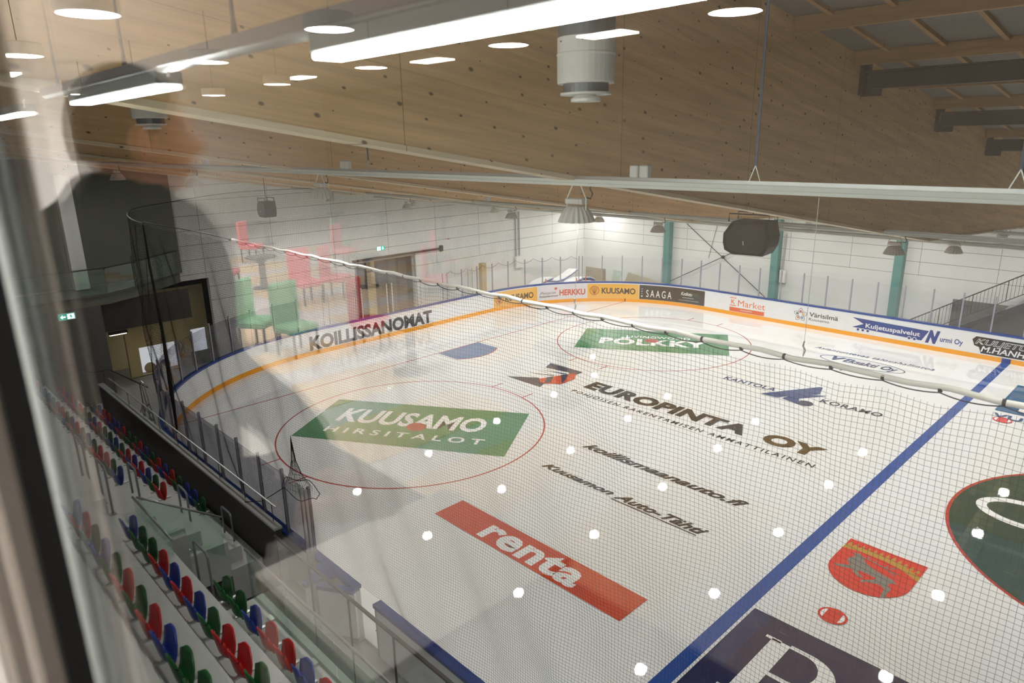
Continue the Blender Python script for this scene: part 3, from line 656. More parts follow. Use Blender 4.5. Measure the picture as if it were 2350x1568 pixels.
for r, (y, zr) in enumerate(ROWS):
    t = thing('lighting_rail', 'long white lighting rail carrying lamps, %s of six' % rowname[r], 'lighting rail', (10, y, zr), 'long white lighting rails')
    mb = MB(); mb.box(-6.4, 33, y - .03, y + .03, zr - .035, zr - .005).box(-6.4, 33, y - .012, y + .012, zr - .005, zr + .01).box(-6.4, 33, y - .03, y + .03, zr + .01, zr + .035)
    build('channel', mb, 'rail_white', t)
    build('cable_duct', B(-6.4, 33, y - .006, y + .006, zr + .035, zr + .07), 'galvanised', t)
    for i, x in enumerate(LX):
        if r == 0 and i == 0: x = 19.32
        if first: o = lamp0; o.location = (x, y, zr - DROP[r]); first = False
        else: o = copy_tree(lamp0, (x, y, zr - DROP[r]))
        o['label'] = 'ribbed grey lamp hanging from %s, %s' % (rowname[r], colname[i]); o['group'] = 'high bay lamps over the ice'; o['category'] = 'lamp'
        if i < 5 and (r != 1 or i != 1):
            for k, dx in enumerate((.72, .84) if r == 0 else (-1.22, -1.10)):
                j = build('junction_box', B(x + dx, x + dx + .1, y - .04, y + .04, zr + .07, zr + .19, .01), 'white_plastic')
                tag(j, 'small white %s junction box on %s, %s' % (('left', 'right')[k], rowname[r], colname[i]), 'junction box', 'junction boxes on the lighting rails')
    for i, x in enumerate((21.36, 15.27, 23.27, 9.5, 3.0) if r == 0 else (16.6, 10.5, 4.5, 22.5, -2)):
        t = thing('suspension_cable', 'thin suspension cable of %s, %s' % (rowname[r], ('at the blue line', 'left of the middle', 'near the right edge', 'over the goal end', 'by the end wall')[i] if r == 0 else ('near the blue line', 'over the middle', 'over the goal', 'near the right edge', 'by the end wall')[i]), 'cable', (x, y, zr), 'suspension cables')
        top = roofz(y) - .01
        build('wire', MB().tube([(x, y, zr + .2), (x, y, top)], .013 if r == 0 else .006, 5), 'cable_blue', t)
        for sx in (-1, 1): build('wire_leg', MB().tube([(x, y, zr + .2), (x + sx * .05, y, zr + .07)], .005, 4), 'galvanised', t)
o = copy_tree(lamp0, (-4.9, 15.9, 5.2), 'ribbed grey lamp added to brighten the far corner between the white walls', 'high bay lamps over the ice')  # extra lamp added to brighten the white walls of the corner
build('hanger', MB().tube([(-4.9, 15.9, 5.55), (-4.9, 15.9, roofz(15.9) - .01)], .008, 5), 'galvanised', o)
# ================================================================== SPEAKERS
def speaker(loc, w, h, d, label, zrail, yaw=0):
    x, y, z = loc; t = thing('loudspeaker', label, 'loudspeaker', loc)
    pts = [(-w / 2 + .04, 0, h * .12), (-w / 2, 0, h * .35), (-w / 2, 0, h * .62), (-w / 2 + .18 * w, 0, h), (w / 2 - .08 * w, 0, h), (w / 2, 0, h * .55), (w / 2 - .02, 0, h * .25), (w / 2 - .12 * w, 0, 0), (-w / 2 + .22 * w, 0, 0)]
    rot = rz(yaw)
    mb = MB(); a = [rot @ Vector((p[0], -d / 2, p[2])) + Vector(loc) for p in pts]; b = rot @ Vector((0, d, 0)); mb.prism(a, b); build('cabinet', mb, 'black_plastic', t)
    mb = MB(); fr = [(-w * .42, 0, h * .98), (-w * .42, 0, h * 1.22), (w * .44, 0, h * 1.22), (w * .44, 0, h * .98)]
    for yy in (-d * .4, d * .4): mb.tube([rot @ Vector((p[0], yy, p[2])) + Vector(loc) for p in fr], .014, 5)
    build('hanging_frame', mb, 'steel_dark', t)
    build('frame_hanger', MB().tube([Vector(loc) + Vector((0, 0, h * 1.2)), (x, y, zrail)], .012, 5), 'steel_dark', t)
    build('front_grille', MB().prism([rot @ Vector((p[0] * .86, -d / 2 - .006, .05 + p[2] * .86)) + Vector(loc) for p in pts], rot @ Vector((0, .005, 0))), 'steel_dark', t)
    build('socket_plate', MB().prism([rot @ Vector(q) + Vector(loc) for q in ((-.05, -d / 2 - .012, h * .3), (-.03, -d / 2 - .012, h * .3), (-.04, -d / 2 - .012, h * .42), (-.06, -d / 2 - .012, h * .42))], rot @ Vector((0, .005, 0))), 'white_plastic', t)
    return t
speaker((17.55, -6.5, 7.03), .94, .66, .6, 'big black loudspeaker hanging in a frame in front of the second lighting rail', roofz(-6.5), .12)
speaker((1.4, -9.2, 6.98), .62, .52, .4, 'small black loudspeaker hanging over the far goal end, at the left', roofz(-9.2))
# ================================================================== SAFETY NET
tnet = thing('safety_net', 'black safety net hanging from a white padded rope along the near side of the rink', 'safety net', (15, -14.06, 7.5))
def netpath(u):
    """u in metres from the right end of the near side; returns plan position"""
    L = 28.5 - 4.6
    if u < L: return (28.5 - u, -14.06)
    u -= L
    if u < 11.5: a = u / 11.5 * pi / 2; return (4.6 - 9.1 * sin(a), -5.2 - 8.86 * cos(a))
    return (-4.5, -5.2 + (u - 11.5))
def topz(u):
    return 7.47 if u < 19 else 7.47 + .03 * sin((u - 19))
def wav(u, v): return .05 * sin(u * 1.9 + 1.2 * sin(v * 1.1)) + .03 * sin(u * 4.7 + v * 2.3) + .02 * sin(v * 3.1 + u)
def netpt(u, v, L=6.2):
    x, y = netpath(u); zt = topz(u) - .05 - .05 * abs(sin((28.5 - x) / .4 * pi / 2 * .5)) * 0
    w = wav(u, v) * min(1, v * 1.5); return (x + w * .25, y + w, zt - v * L / 6.2 + .035 * sin(u * .8 + v) + .02 * sin(u * 7.8) * max(0, 1 - v))
def strands(mb, plist, r):
    """3-sided thin strand through the points"""
    n = len(plist); vs = []; fs = []
    for i, p in enumerate(plist):
        for k in range(3):
            a = 2 * pi * k / 3
            vs.append((p[0] + r * cos(a), p[1] + r * sin(a) * .8, p[2] + r * sin(a) * .8))
    for i in range(n - 1):
        for k in range(3): fs.append((i * 3 + k, i * 3 + (k + 1) % 3, i * 3 + 3 + (k + 1) % 3, i * 3 + 3 + k))
    o = len(mb.v); mb.v += vs; mb.f += [tuple(j + o for j in f) for f in fs]
def strandsv(mb, plist, r):
    n = len(plist); o = len(mb.v)
    for p in plist:
        for k in range(3): mb.v.append((p[0] + r * cos(2.1 * k), p[1] + r * sin(2.1 * k), p[2]))
    mb.f += [(o + i * 3 + k, o + i * 3 + (k + 1) % 3, o + i * 3 + 3 + (k + 1) % 3, o + i * 3 + 3 + k) for i in range(n - 1) for k in range(3)]
def build_net(name, u0, u1, cu, cv, H, r, mat='net_thread', nv=26, hstep=.35):
    mb = MB(); u = u0
    while u <= u1:
        strandsv(mb, [netpt(u, H * i / nv) for i in range(nv + 1)], r); u += cu
    v = cv * .5
    nh = int((u1 - u0) / hstep)
    while v <= H:
        strands(mb, [netpt(u0 + (u1 - u0) * i / nh, v) for i in range(nh + 1)], r); v += cv
    me = bpy.data.meshes.new(name); o = wloc(tnet); me.from_pydata([(a[0] - o.x, a[1] - o.y, a[2] - o.z) for a in mb.v], [], mb.f); me.update(); me.materials.append(M[mat])
    ob = bpy.data.objects.new(name, me); COL.objects.link(ob); ob.parent = tnet; ob['kind'] = 'stuff'; return ob
LN = 28.5 - 4.6
build_net('netting', 3.0, LN, .047, .05, 6.15, .0015)
build_net('netting', LN, LN + 11.5 + 13.5, .07, .075, 5.2, .0024)
pts = [(28.5 - .3 * i, -14.06, 7.5 - .012 * sin(i * .75 * pi)) for i in range(int((28.5 - 10.0) / .3) + 1)]
build('padded_rope', MB().tube(pts, .024, 10), 'rope_white', tnet, smooth=True)
pts = [(10.1 - .3 * i, -14.06, 7.5 + .02 * sin(i * .3)) for i in range(19)] + [(*netpath(LN + u * .5), topz(LN + u * .5)) for u in range(0, 48)]
build('thin_rope', MB().tube(pts, .014, 6), 'cord_black', tnet)
xt = 28.3; k = 0; ties = []
while xt > 10: ties.append(xt); xt -= .405
for a in ties: build('rope_tie', MB().tube([(a - .012, -14.06, 7.493), (a + .012, -14.06, 7.493)], .0262, 8), 'cord_black', tnet)
pts = []
for a, b in zip(ties, ties[1:]):
    for i in range(8): f = i / 8; pts.append((a + (b - a) * f, -14.06 - .012, 7.468 - .022 * 4 * f * (1 - f) * (1 + .25 * sin(a * 3))))
build('hem_cord', MB().tube(pts, .0055, 5), 'cord_black', tnet)
build('gathered_edge', MB().tube([(*netpath(LN + .02), 7.4), (4.7, -14.1, 6.4), (4.78, -14.08, 4.6), (4.8, -14.1, 3.0), (4.7, -14.1, 1.6)], [.02, .03, .04, .06, .03], 8), 'net_thread', tnet)
t = thing('net_hanging_wire', 'thin white wire with hooks holding up the white padded rope near the blue line', 'wire', (22.0, -14.06, 7.5))
build('wire', MB().tube([(21.98, -14.06, 7.52), (21.98, -14.06, 8.86)], .0022, 4), 'galvanised', t); build('hook', MB().tube([(21.98, -14.06, 7.53), (21.99, -14.05, 7.58), (21.97, -14.06, 7.62), (21.98, -14.06, 7.66)], .007, 6), 'galvanised', t)
t = thing('net_hanging_wire', 'thin white wire with hooks holding up the padded rope in front of the far corner', 'wire', (19.4, -14.06, 7.5))
build('wire', MB().tube([(19.4, -14.06, 7.52), (19.45, -14.06, 8.86)], .002, 4), 'galvanised', t); build('hook', MB().tube([(19.4, -14.06, 7.53), (19.41, -14.05, 7.57), (19.39, -14.06, 7.61), (19.4, -14.06, 7.65)], .007, 6), 'galvanised', t)
# gathered net peak at the end of the near shield
t = thing('gathered_net', 'black net pulled together into a peak over the end of the near shield glass', 'net', (12.0, -14.2, 2.6))
mb = MB()
apex = Vector((11.95, -14.12, 3.75))
for i in range(26):
    a = 2 * pi * i / 26; e = Vector((12.05 + .42 * cos(a), -14.12 + .22 * sin(a), 2.62))
    mid = (apex + e) / 2; mid.x = apex.x + (mid.x - apex.x) * .35; mid.y = apex.y + (mid.y - apex.y) * .35; m2 = apex * .25 + e * .75; m2.x = apex.x + (m2.x - apex.x) * .6; m2.y = apex.y + (m2.y - apex.y) * .6
    mb.tube([apex, mid, m2, e], .003, 3)
for h, q in ((.3, .06), (.5, .12), (.62, .2), (.72, .32), (.82, .45), (.9, .62), (.97, .85)):
    mb.tube([(11.97 + .06 * h + .42 * q * cos(2 * pi * k / 20), -14.12 + .22 * q * sin(2 * pi * k / 20), 3.75 - 1.13 * h) for k in range(21)], .003, 3)
build('mesh_cone', mb, 'net_thread', t)
build('hem_loop', MB().tube([(12.15 + .62 * cos(2 * pi * k / 28), -14.12 + .26 * sin(2 * pi * k / 28), 2.62 + .05 * sin(k)) for k in range(29)], .008, 5), 'cord_black', t)
build('guy_cord', MB().tube([(11.8, -14.3, 2.6), (11.2, -14.55, 2.15), (10.6, -14.7, 1.95)], .009, 5), 'cord_black', t)
for i, x in enumerate((12.34, 12.52)):
    o = build('tall_white_post', B(x - .03, x + .03, -14.24, -14.18, 0, 2.78, .006), 'galvanised'); tag(o, 'tall pale steel post beside the gathered net, %s of two' % ('left', 'right')[i], 'post', 'pale posts at the net gap')

# ================================================================== STAND
TR = [(-19.15, 4.27), (-18.4, 3.6), (-17.65, 2.93), (-16.9, 2.25), (-16.15, 1.6), (-15.4, .93)]   # back edge, tread height
def tread(i, x0, x1, name_label, zb=0.):
    y0, z = TR[i]; y1 = TR[i + 1][0] if i + 1 < len(TR) else -14.75
    o = build('stand_step', B(x0, x1, y0, y1 - .004, max(-.03, z - .75), z), 'concrete_light'); return tag(o, name_label, 'stand terrace', 'pale concrete terraces of the stand')
o = build('stand_step', B(-.5, 27, -19.55, TR[0][0] - .004, 3.9, 4.94), 'concrete_light'); tag(o, 'pale concrete top landing of the stand under the lounge window', 'stand terrace', 'pale concrete terraces of the stand')
tread(0, -.5, 27, 'pale concrete terrace, uppermost behind the seat rows')
tread(1, -.5, 9.5, 'pale concrete terrace of the highest far seat row'); tread(1, 11.3, 27, 'pale concrete terrace under the highest seat row by the window')
tread(2, -.5, 9.5, 'pale concrete terrace, second from top in the far block'); tread(2, 11.3, 27, 'pale concrete terrace under the middle seat row of the near block')
tread(3, -.5, 9.5, 'pale concrete terrace of the third row in the far block'); tread(3, 14.35, 27, 'pale concrete terrace under the lowest seat row of the near block')
tread(4, -.5, 9.5, 'pale concrete terrace of the fourth row in the far block'); tread(5, -.5, 9.5, 'pale concrete terrace of the lowest row in the far block')
# stair aisle between the blocks, half steps
t = thing('stand_stairs', 'pale concrete aisle stairs between the two seat blocks', 'stairs', (10.4, -17, 0))
for i, (y0, z) in enumerate(TR[1:]):
    y1 = TR[i + 2][0] if i + 2 < len(TR) else -14.75
    build('full_step', B(9.51, 11.29, y0, y1 - .003, max(0, z - .8), z - .003), 'concrete_light', t); build('half_step', B(9.75, 11.05, y0 + .003, y0 + .34, z, z + .33), 'concrete_light', t)
t = thing('opening_stairs', 'short concrete stairs going down inside the glass guarded opening of the stand', 'stairs', (12.8, -16.5, 1))
for i in range(5): build('step', B(12.0 + .42 * i, 12.42 + .42 * i - .003, -16.88, -16.2, .1 + .33 * i, .43 + .33 * i), 'concrete_light', t)
build('side_wall', B(11.31, 11.5, -16.9, -16.2, 0, 2.2), 'concrete', t)
# seats
def make_seat(color):
    t = thing('stadium_seat', 'seat', 'seat', (0, 0, 0)); m = 'seat_' + color
    # shell looks towards +Y; origin at tread level
    vs = []; fs = []; n = 10; th = .02
    prof = []
    for i in range(7):
        f = i / 6; prof.append((-.13 - .06 * f, .44 + .34 * f, .185 - .01 * f - .07 * f * f, .035 * (1 - f)))
    mb = MB()
    for side in (0, 1):
        for (y, z, w, bow) in prof:
            for k in range(n + 1):
                q = -1 + 2 * k / n; edge = abs(q) ** 4
                mb.v.append(Vector((q * w, y + .045 * q * q + (th if side else 0), z - (.09 * edge if z > .7 else 0))))
    R = (n + 1); tot = R * 7
    for i in range(6):
        for k in range(n):
            mb.f.append((i * R + k, i * R + k + 1, (i + 1) * R + k + 1, (i + 1) * R + k)); mb.f.append((tot + i * R + k, tot + (i + 1) * R + k, tot + (i + 1) * R + k + 1, tot + i * R + k + 1))
    for k in range(n): mb.f.append((6 * R + k, 6 * R + k + 1, tot + 6 * R + k + 1, tot + 6 * R + k)); mb.f.append((k, tot + k, tot + k + 1, k + 1))
    for i in range(6): mb.f.append((i * R, (i + 1) * R, tot + (i + 1) * R, tot + i * R)); mb.f.append((i * R + n, tot + i * R + n, tot + (i + 1) * R + n, (i + 1) * R + n))
    build('backrest', mb, m, t, smooth=True)
    mb = MB(); ys = [-.06, -.02, .005, .02, .03, .035]; zs = [.42, .43, .50, .58, .68, .74]
    for side in (0, 1):
        for y, z in zip(ys, zs):
            for k in range(n + 1):
                q = -1 + 2 * k / n; w = .185 - (.05 if y > .032 else (.015 if y > .025 else 0)); mb.v.append(Vector((q * w, y - .03 * abs(q) ** 3 + (th if side else 0), z - (th * .5 if side and z < .45 else 0) - (.05 * abs(q) ** 4 if z > .7 else 0))))
    tot = R * 6
    for i in range(5):
        for k in range(n):
            mb.f.append((i * R + k, i * R + k + 1, (i + 1) * R + k + 1, (i + 1) * R + k)); mb.f.append((tot + i * R + k, tot + (i + 1) * R + k, tot + (i + 1) * R + k + 1, tot + i * R + k + 1))
    for k in range(n): mb.f.append((5 * R + k, 5 * R + k + 1, tot + 5 * R + k + 1, tot + 5 * R + k))
    for i in range(5): mb.f.append((i * R, (i + 1) * R, tot + (i + 1) * R, tot + i * R)); mb.f.append((i * R + n, tot + i * R + n, tot + (i + 1) * R + n, (i + 1) * R + n))
    build('seat_pan', mb, m, t, smooth=True)
    mb = MB(); mb.box(-.03, .03, -.21, -.17, .0, .41); mb.box(-.25, .25, -.205, -.175, .36, .39); mb.box(-.025, .025, -.2, .12, .355, .38); build('bracket', mb, 'galvanised', t)
    return t
seat0 = {c: make_seat(c) for c in ('red', 'blue', 'green')}; used = set()
CC = {'g': 'green', 'b': 'blue', 'r': 'red'}
def seat_row(seq, xs, dx, y, z, where):
    for i, ch in enumerate(seq):
        c = CC[ch]; loc = (xs + dx * i, y, z); lab = '%s plastic seat, %s' % (c, where % ORD[i])
        if c in used: o = copy_tree(seat0[c], loc)
        else: o = seat0[c]; o.location = loc; used.add(c)
        o['label'] = lab; o['group'] = 'plastic seats of the stand'; o['category'] = 'seat'
seat_row('ggbrrbrgbr', 14.62, .5, -16.62, 2.25, '%s from the opening, lowest row of the near block')
seat_row('bggrbrbgrrgbrb', 12.95, .465, -17.36, 2.93, '%s from the aisle, middle row of the near block')
seat_row('brgbgrgrbggr', 13.2, .49, -18.1, 3.6, '%s from the aisle, upper row of the near block')
seat_row('bgrrgbgrbgrrgbgbrg', 9.2, -.49, -16.62, 2.25, '%s from the aisle, upper row of the far block')
seat_row('rgbrbrgbggrbggrbrbr', 9.2, -.49, -15.87, 1.6, '%s from the aisle, middle row of the far block')
seat_row('gbbgrbrgbrggrbbrrbg', 9.2, -.49, -15.12, .93, '%s from the aisle, lowest row of the far block')
# hoop handrails
def hoop(x0, x1, y, z, h, label):
    t = thing('hoop_handrail', label, 'handrail', ((x0 + x1) / 2, y, z), 'grey hoop handrails on the stand stairs'); r = .05
    build('tube', MB().tube([(x0, y, z), (x0, y, z + h - r * 1.5), (x0 + r * .4, y, z + h - r * .4), (x0 + r * 1.5, y, z + h), (x1 - r * 1.5, y, z + h), (x1 - r * .4, y, z + h - r * .4), (x1, y, z + h - r * 1.5), (x1, y, z)], .021, 8), 'handrail_grey', t, smooth=True)
    for x in (x0, x1): build('foot_plate', B(x - .05, x + .05, y - .05, y + .05, z, z + .012), 'handrail_grey', t)
hoop(9.02, 9.6, -17.25, 2.93, .95, 'grey hoop handrail at the far side of the aisle, highest one')
hoop(10.55, 11.1, -17.25, 2.93, .95, 'grey hoop handrail at the near side of the aisle, highest one')
hoop(9.6, 10.1, -16.55, 2.25, .98, 'grey hoop handrail beside the middle of the aisle')
hoop(10.0, 10.5, -15.8, 1.6, .98, 'grey hoop handrail lower down the aisle')
hoop(10.3, 10.8, -15.1, .93, .98, 'grey hoop handrail at the foot of the aisle by the parapet')
hoop(13.5, 14.1, -16.68, 2.25, .95, 'grey hoop handrail beside the first green seat of the near block')
# glass guards
def guard(label, pts, zb, h, npost, rail=.022, plinth=None, mat='guard_glass'):
    t = thing('glass_guard', label, 'glass railing', pts[0] if len(pts[0]) == 3 else (*pts[0], zb))
    for (a, b) in zip(pts, pts[1:]):
        a = Vector((a[0], a[1], a[2] if len(a) > 2 else zb)); b = Vector((b[0], b[1], b[2] if len(b) > 2 else zb)); n = max(1, int((b - a).length / 1.3 + .5))
        dd = (b - a) / n; nn = Vector((-dd.y, dd.x, 0)).normalized() * .006
        for i in range(n):
            p = a + dd * (i + .012); q = a + dd * (i + .988); mb = MB(); mb.prism([p + Vector((0, 0, .06)), q + Vector((0, 0, .06)), q + Vector((0, 0, h - .03)), p + Vector((0, 0, h - .03))], nn); build('pane', mb, mat, t)
            m_ = a + dd * (i + .5); build('clamp', B(m_.x - .07, m_.x + .07, m_.y - .035, m_.y + .035, m_.z + .0, m_.z + .05), 'galvanised', t)
        build('top_rail', MB().tube([a + Vector((0, 0, h)), b + Vector((0, 0, h))], rail, 8), 'steel_grey', t, smooth=True)
    return t
guard('clear glass guard with steel top rail in front of the lowest seat row', [(14.4, -16.2), (26.5, -16.2)], 2.25, .95, 8)
guard('greenish glass guard across the stair opening beside the aisle', [(11.35, -16.95), (13.35, -16.95)], 2.3, .95, 3)
guard('greenish glass guard sloping down the side of the stair opening', [(11.4, -16.9, 2.3), (11.4, -15.5, 1.3)], 2.2, .95, 2)
o = build('guard_plinth', B(14.4, 26.5, -16.13, -16.02, 1.955, 2.3), 'concrete_light'); tag(o, 'white ledge under the long glass guard', 'ledge')
o = build('stand_front_wall', B(14.4, 26.5, -16.13, -16.0, 0, 1.95), 'concrete'); tag(o, 'grey front wall of the near block below the glass guard', 'wall')
t = thing('bench_screen', 'low glass screen with dark rail and thin posts behind the players bench', 'glass screen', (17, -14.8, 0))
build('top_rail', B(12.2, 27, -14.83, -14.78, 1.85, 1.89), 'steel_dark', t)
for i in range(11):
    x = 12.25 + 1.35 * i; build('post', B(x - .012, x + .012, -14.82, -14.79, .0, 1.85), 'steel_dark', t)
    if i < 10: build('pane', B(x + .02, x + 1.33, -14.81, -14.80, .55, 1.84), 'shield_glass', t)
    if i < 10: build('low_panel', B(x + .02, x + 1.33, -14.815, -14.795, .0, .54), 'board_white', t)
t = thing('stand_parapet', 'dark parapet with pale cap in front of the far seat block', 'parapet', (5, -14.7, 0))
build('panel', B(-.5, 12.1, -14.72, -14.6, 0, 1.9), 'parapet_dark', t); build('cap', B(-.5, 12.1, -14.75, -14.58, 1.9, 1.95), 'galvanised', t)
t = thing('parapet_rail', 'slim steel rail on a glass strip above the dark parapet', 'handrail', (5, -14.55, 2.2))
build('rail', MB().tube([(.5, -14.62, 2.35), (12.0, -14.62, 2.35)], .018, 6), 'galvanised', t)
for i in range(9): build('bracket', MB().tube([(1 + 1.35 * i, -14.62, 1.95), (1 + 1.35 * i, -14.62, 2.35)], .008, 5), 'steel_dark', t)
t = thing('end_railing', 'dark thin railing across the far end of the seat rows', 'railing', (-.62, -16.5, 2))
P_ = [(-.6, -18.6, 4.75), (-.6, -16.9, 3.75), (-.6, -15.87, 3.03), (-.6, -14.84, 2.33), (-.6, -14.33, 2.32), (-.6, -13.26, 1.4)]
build('handrail', MB().tube(P_, .02, 6), 'steel_dark', t)
for p in ((-.6, -18.3, 4.58), (-.6, -17.2, 3.93), (-.6, -16.2, 3.26), (-.6, -15.3, 2.64), (-.6, -14.5, 2.32), (-.6, -13.5, 1.6)): build('post', MB().tube([p, (p[0], p[1], -.03)], .014, 5), 'steel_dark', t)
# step ladder at the far end of the stand
t = thing('step_ladder', 'aluminium step ladder standing at the far corner of the boards', 'ladder', (.9, -13.9, 0))
for sx in (-.2, .2):
    build('rail', MB().tube([(.9 + sx * 1.2, -13.62, -.02), (.9 + sx * .75, -13.80, 2.1)], .018, 5), 'galvanised', t)
    build('back_leg', MB().tube([(.9 + sx * 1.25, -14.4, -.02), (.9 + sx * .8, -13.85, 1.3)], .014, 5), 'galvanised', t)
for i in range(5): z = .25 + .27 * i; build('step', B(.7 + .012 * i, 1.1 - .012 * i, -13.72 - .022 * i, -13.64 - .022 * i, z, z + .03), 'galvanised', t)
build('top_hoop', MB().tube([(.75, -13.80, 2.09), (.9, -13.81, 2.14), (1.05, -13.80, 2.09)], .016, 5), 'galvanised', t)

# ================================================================== END WALL: DOORWAY, SIGNS, BALCONY
struct('door_1', MB().box(-7.9, -7.85, -.95, 2.85, -.1, 3.4), 'door_dark')
mb = MB(); mb.box(-7.02, -6.96, -.98, -.9, 0, 3.38).box(-7.02, -6.96, 2.8, 2.88, 0, 3.38).box(-7.02, -6.96, -.98, 2.88, 3.3, 3.38); struct('trim_1', mb, 'steel_grey')
t = thing('sliding_door_track', 'dark horizontal track above the dark doorway in the white end wall', 'door track', (-6.9, 2, 3.4))
build('track', B(-6.99, -6.9, -1.1, 4.75, 3.40, 3.5), 'steel_dark', t); build('end_bracket', B(-6.99, -6.86, 4.6, 4.78, 3.3, 3.62), 'steel_dark', t)
for i in range(5):
    y = -.55 + .68 * i; o = build('door_strip', B(-7.7, -7.66, y, y + .5, 0, 3.2), ('door_dark', 'plywood', 'door_dark', 'dark_wall', 'door_dark')[i]); tag(o, 'tall dark strip standing inside the doorway, %s from the left' % ORD[i], 'door panel', 'dark strips inside the doorway')
def exit_sign(x, y, z, w, flip, label):
    t = thing('exit_sign', label, 'exit sign', (x, y, z)); h = w * .42
    build('green_face', B(x, x + .03, y, y + w, z, z + h), 'sign_green', t)
    build('frame', B(x - .005, x + .01, y - .02, y + w + .02, z - .02, z + h + .02), 'white_plastic', t)
    X = x + .034; a, b = (y + w * .52, y + w * .96) if not flip else (y + w * .04, y + w * .48)
    mb = MB(); mb.quad((X, a, z + .06 * h), (X, b, z + .06 * h), (X, b, z + .94 * h), (X, a, z + .94 * h)); p = build('white_half', mb, 'sign_white', t)
    mb = MB(); c = (a + b) / 2; X2 = X + .003
    def P(u, v): return (X2, c + u * w, z + v * h)
    mb.poly([P(-.03, .1), P(.01, .1), P(.03, .45), P(.08, .3), P(.1, .36), P(.03, .7), P(-.04, .7), P(-.1, .5), P(-.08, .44), P(-.03, .55), P(-.02, .4)])
    mb.poly([P(-.01, .74), P(.03, .74), P(.03, .88), P(-.01, .88)]); build('running_figure', mb, 'sign_green', p)
    c2 = y + w * .26 if not flip else y + w * .74; mb = MB()
    def Q(u, v): return (X, c2 + u * w, z + v * h)
    if not flip: mb.poly([Q(-.18, .5), Q(-.02, .85), Q(-.02, .62), Q(.16, .62), Q(.16, .38), Q(-.02, .38), Q(-.02, .15)])
    else: mb.poly([Q(0, .1), Q(.14, .5), Q(.05, .5), Q(.05, .9), Q(-.05, .9), Q(-.05, .5), Q(-.14, .5)])
    build('arrow', mb, 'sign_white', t); return t
exit_sign(-6.98, .42, 3.82, .5, True, 'green and white exit sign with down arrow on the end wall above the doorway')
exit_sign(-4.495, -14.75, 3.38, .52, False, 'glowing green exit sign with left arrow on the dark wall under the balcony')
t = thing('switch_cabinet', 'grey switch cabinet with conduits on the end wall left of the corner', 'electric cabinet', (-6.9, 10.8, 1.5))
build('cabinet', B(-6.98, -6.8, 10.5, 11.2, 1.5, 2.25, .01), 'lamp_grey', t)
for dy in (.15, .45): build('conduit', MB().tube([(-6.93, 10.5 + dy, 2.25), (-6.93, 10.5 + dy, 5.0)], .045, 8), 'galvanised', t)
t = thing('switch_cabinet', 'grey switch cabinet with conduit beside the second teal column', 'electric cabinet', (7.4, 17.1, 1.5))
build('cabinet', B(7.28, 7.6, 17.05, 17.26, 1.45, 2.15, .01), 'lamp_grey', t); build('conduit', MB().tube([(7.35, 17.2, 2.15), (7.4, 17.2, 4.1)], .04, 8), 'galvanised', t)
o = build('timber_stack', B(-6.4, -6.1, 7.0, 7.35, 0, 2.35, .01), 'plywood'); tag(o, 'upright brown timber board leaning near the end wall behind the boards', 'timber board')
o = build('red_marker', B(-6.985, -6.97, 5.2, 5.35, 3.9, 3.94), 'seat_red'); tag(o, 'tiny red marker on the white end wall', 'marker')
# balcony at the left
ys = [(-4.6, -19.5), (-4.6, -13.0), (-5.2, -11.8), (-6.95, -9.6)]
t = thing('balcony', 'grey balcony with a bent front edge at the left end of the hall', 'balcony', (-5.5, -14, 3.2))
build('slab', MB().prism([(x, y, 3.69) for x, y in ys] + [(-6.97, -19.5, 3.69)], (0, 0, .32)), 'balcony_wall', t)
build('slab_edge', MB().prism([(x + .04, y - .0, 4.01) for x, y in ys] + [(-6.97, -9.7, 4.01), (-5.3, -11.9, 4.01), (-4.7, -13.1, 4.01), (-4.7, -19.5, 4.01)], (0, 0, .06)), 'dark_wall', t)
tgl = thing('balcony_railing', 'glass balcony railing with dark handrail above the bent balcony edge', 'glass railing', (-4.7, -14, 3.64))
for (a, b) in zip(ys, ys[1:]):
    A_ = Vector((a[0] - .05, a[1], 4.08)); B_ = Vector((b[0] - .05, b[1], 4.08)); n = max(1, int((B_ - A_).length / 1.6)); dd = (B_ - A_) / n; nn = Vector((-dd.y, dd.x, 0)).normalized() * .012
    for i in range(n):
        p, q = A_ + dd * (i + .01), A_ + dd * (i + .99); build('pane', MB().prism([p, q, q + Vector((0, 0, 1.02)), p + Vector((0, 0, 1.02))], nn), 'guard_glass', tgl)
        build('bracket', MB().tube([p + Vector((.0, 0, .9)), p + Vector((.09, 0, .96))], .02, 6), 'steel_dark', tgl)
    build('handrail', MB().tube([A_ + Vector((.09, 0, .98)), B_ + Vector((.09, 0, .98))], .025, 6), 'steel_dark', tgl)
build('post', MB().tube([(-5.22, -11.85, 4.08), (-5.22, -11.85, 5.3)], .02, 6), 'steel_dark', tgl)
o = build('balcony_back_wall', B(-6.99, -6.9, -19.5, -9.5, 4.08, 9.0), 'balcony_wall'); tag(o, 'plain olive grey wall behind the glass balcony railing', 'wall')
o = build('pale_pillar', B(-6.6, -6.2, -13.7, -13.2, 4.08, 8.4), 'lounge_wall'); tag(o, 'pale pillar standing on the balcony behind the railing', 'pillar')
o = build('dark_side_wall', B(-4.7, -4.5, -19.5, -13.35, -.03, 3.685), 'dark_wall'); tag(o, 'dark grey wall below the balcony carrying the exit sign', 'wall')
o = build('alcove_back_wall', B(-8.6, -8.5, -14.5, -8.2, -.03, 3.2), 'tan_wall'); tag(o, 'warm tan wall at the back of the lit alcove', 'wall')
o = build('dark_lintel', B(-5.4, -5.3, -13.34, -9.9, 2.47, 3.685), 'door_dark'); tag(o, 'dark panel above the lit alcove under the balcony', 'panel')
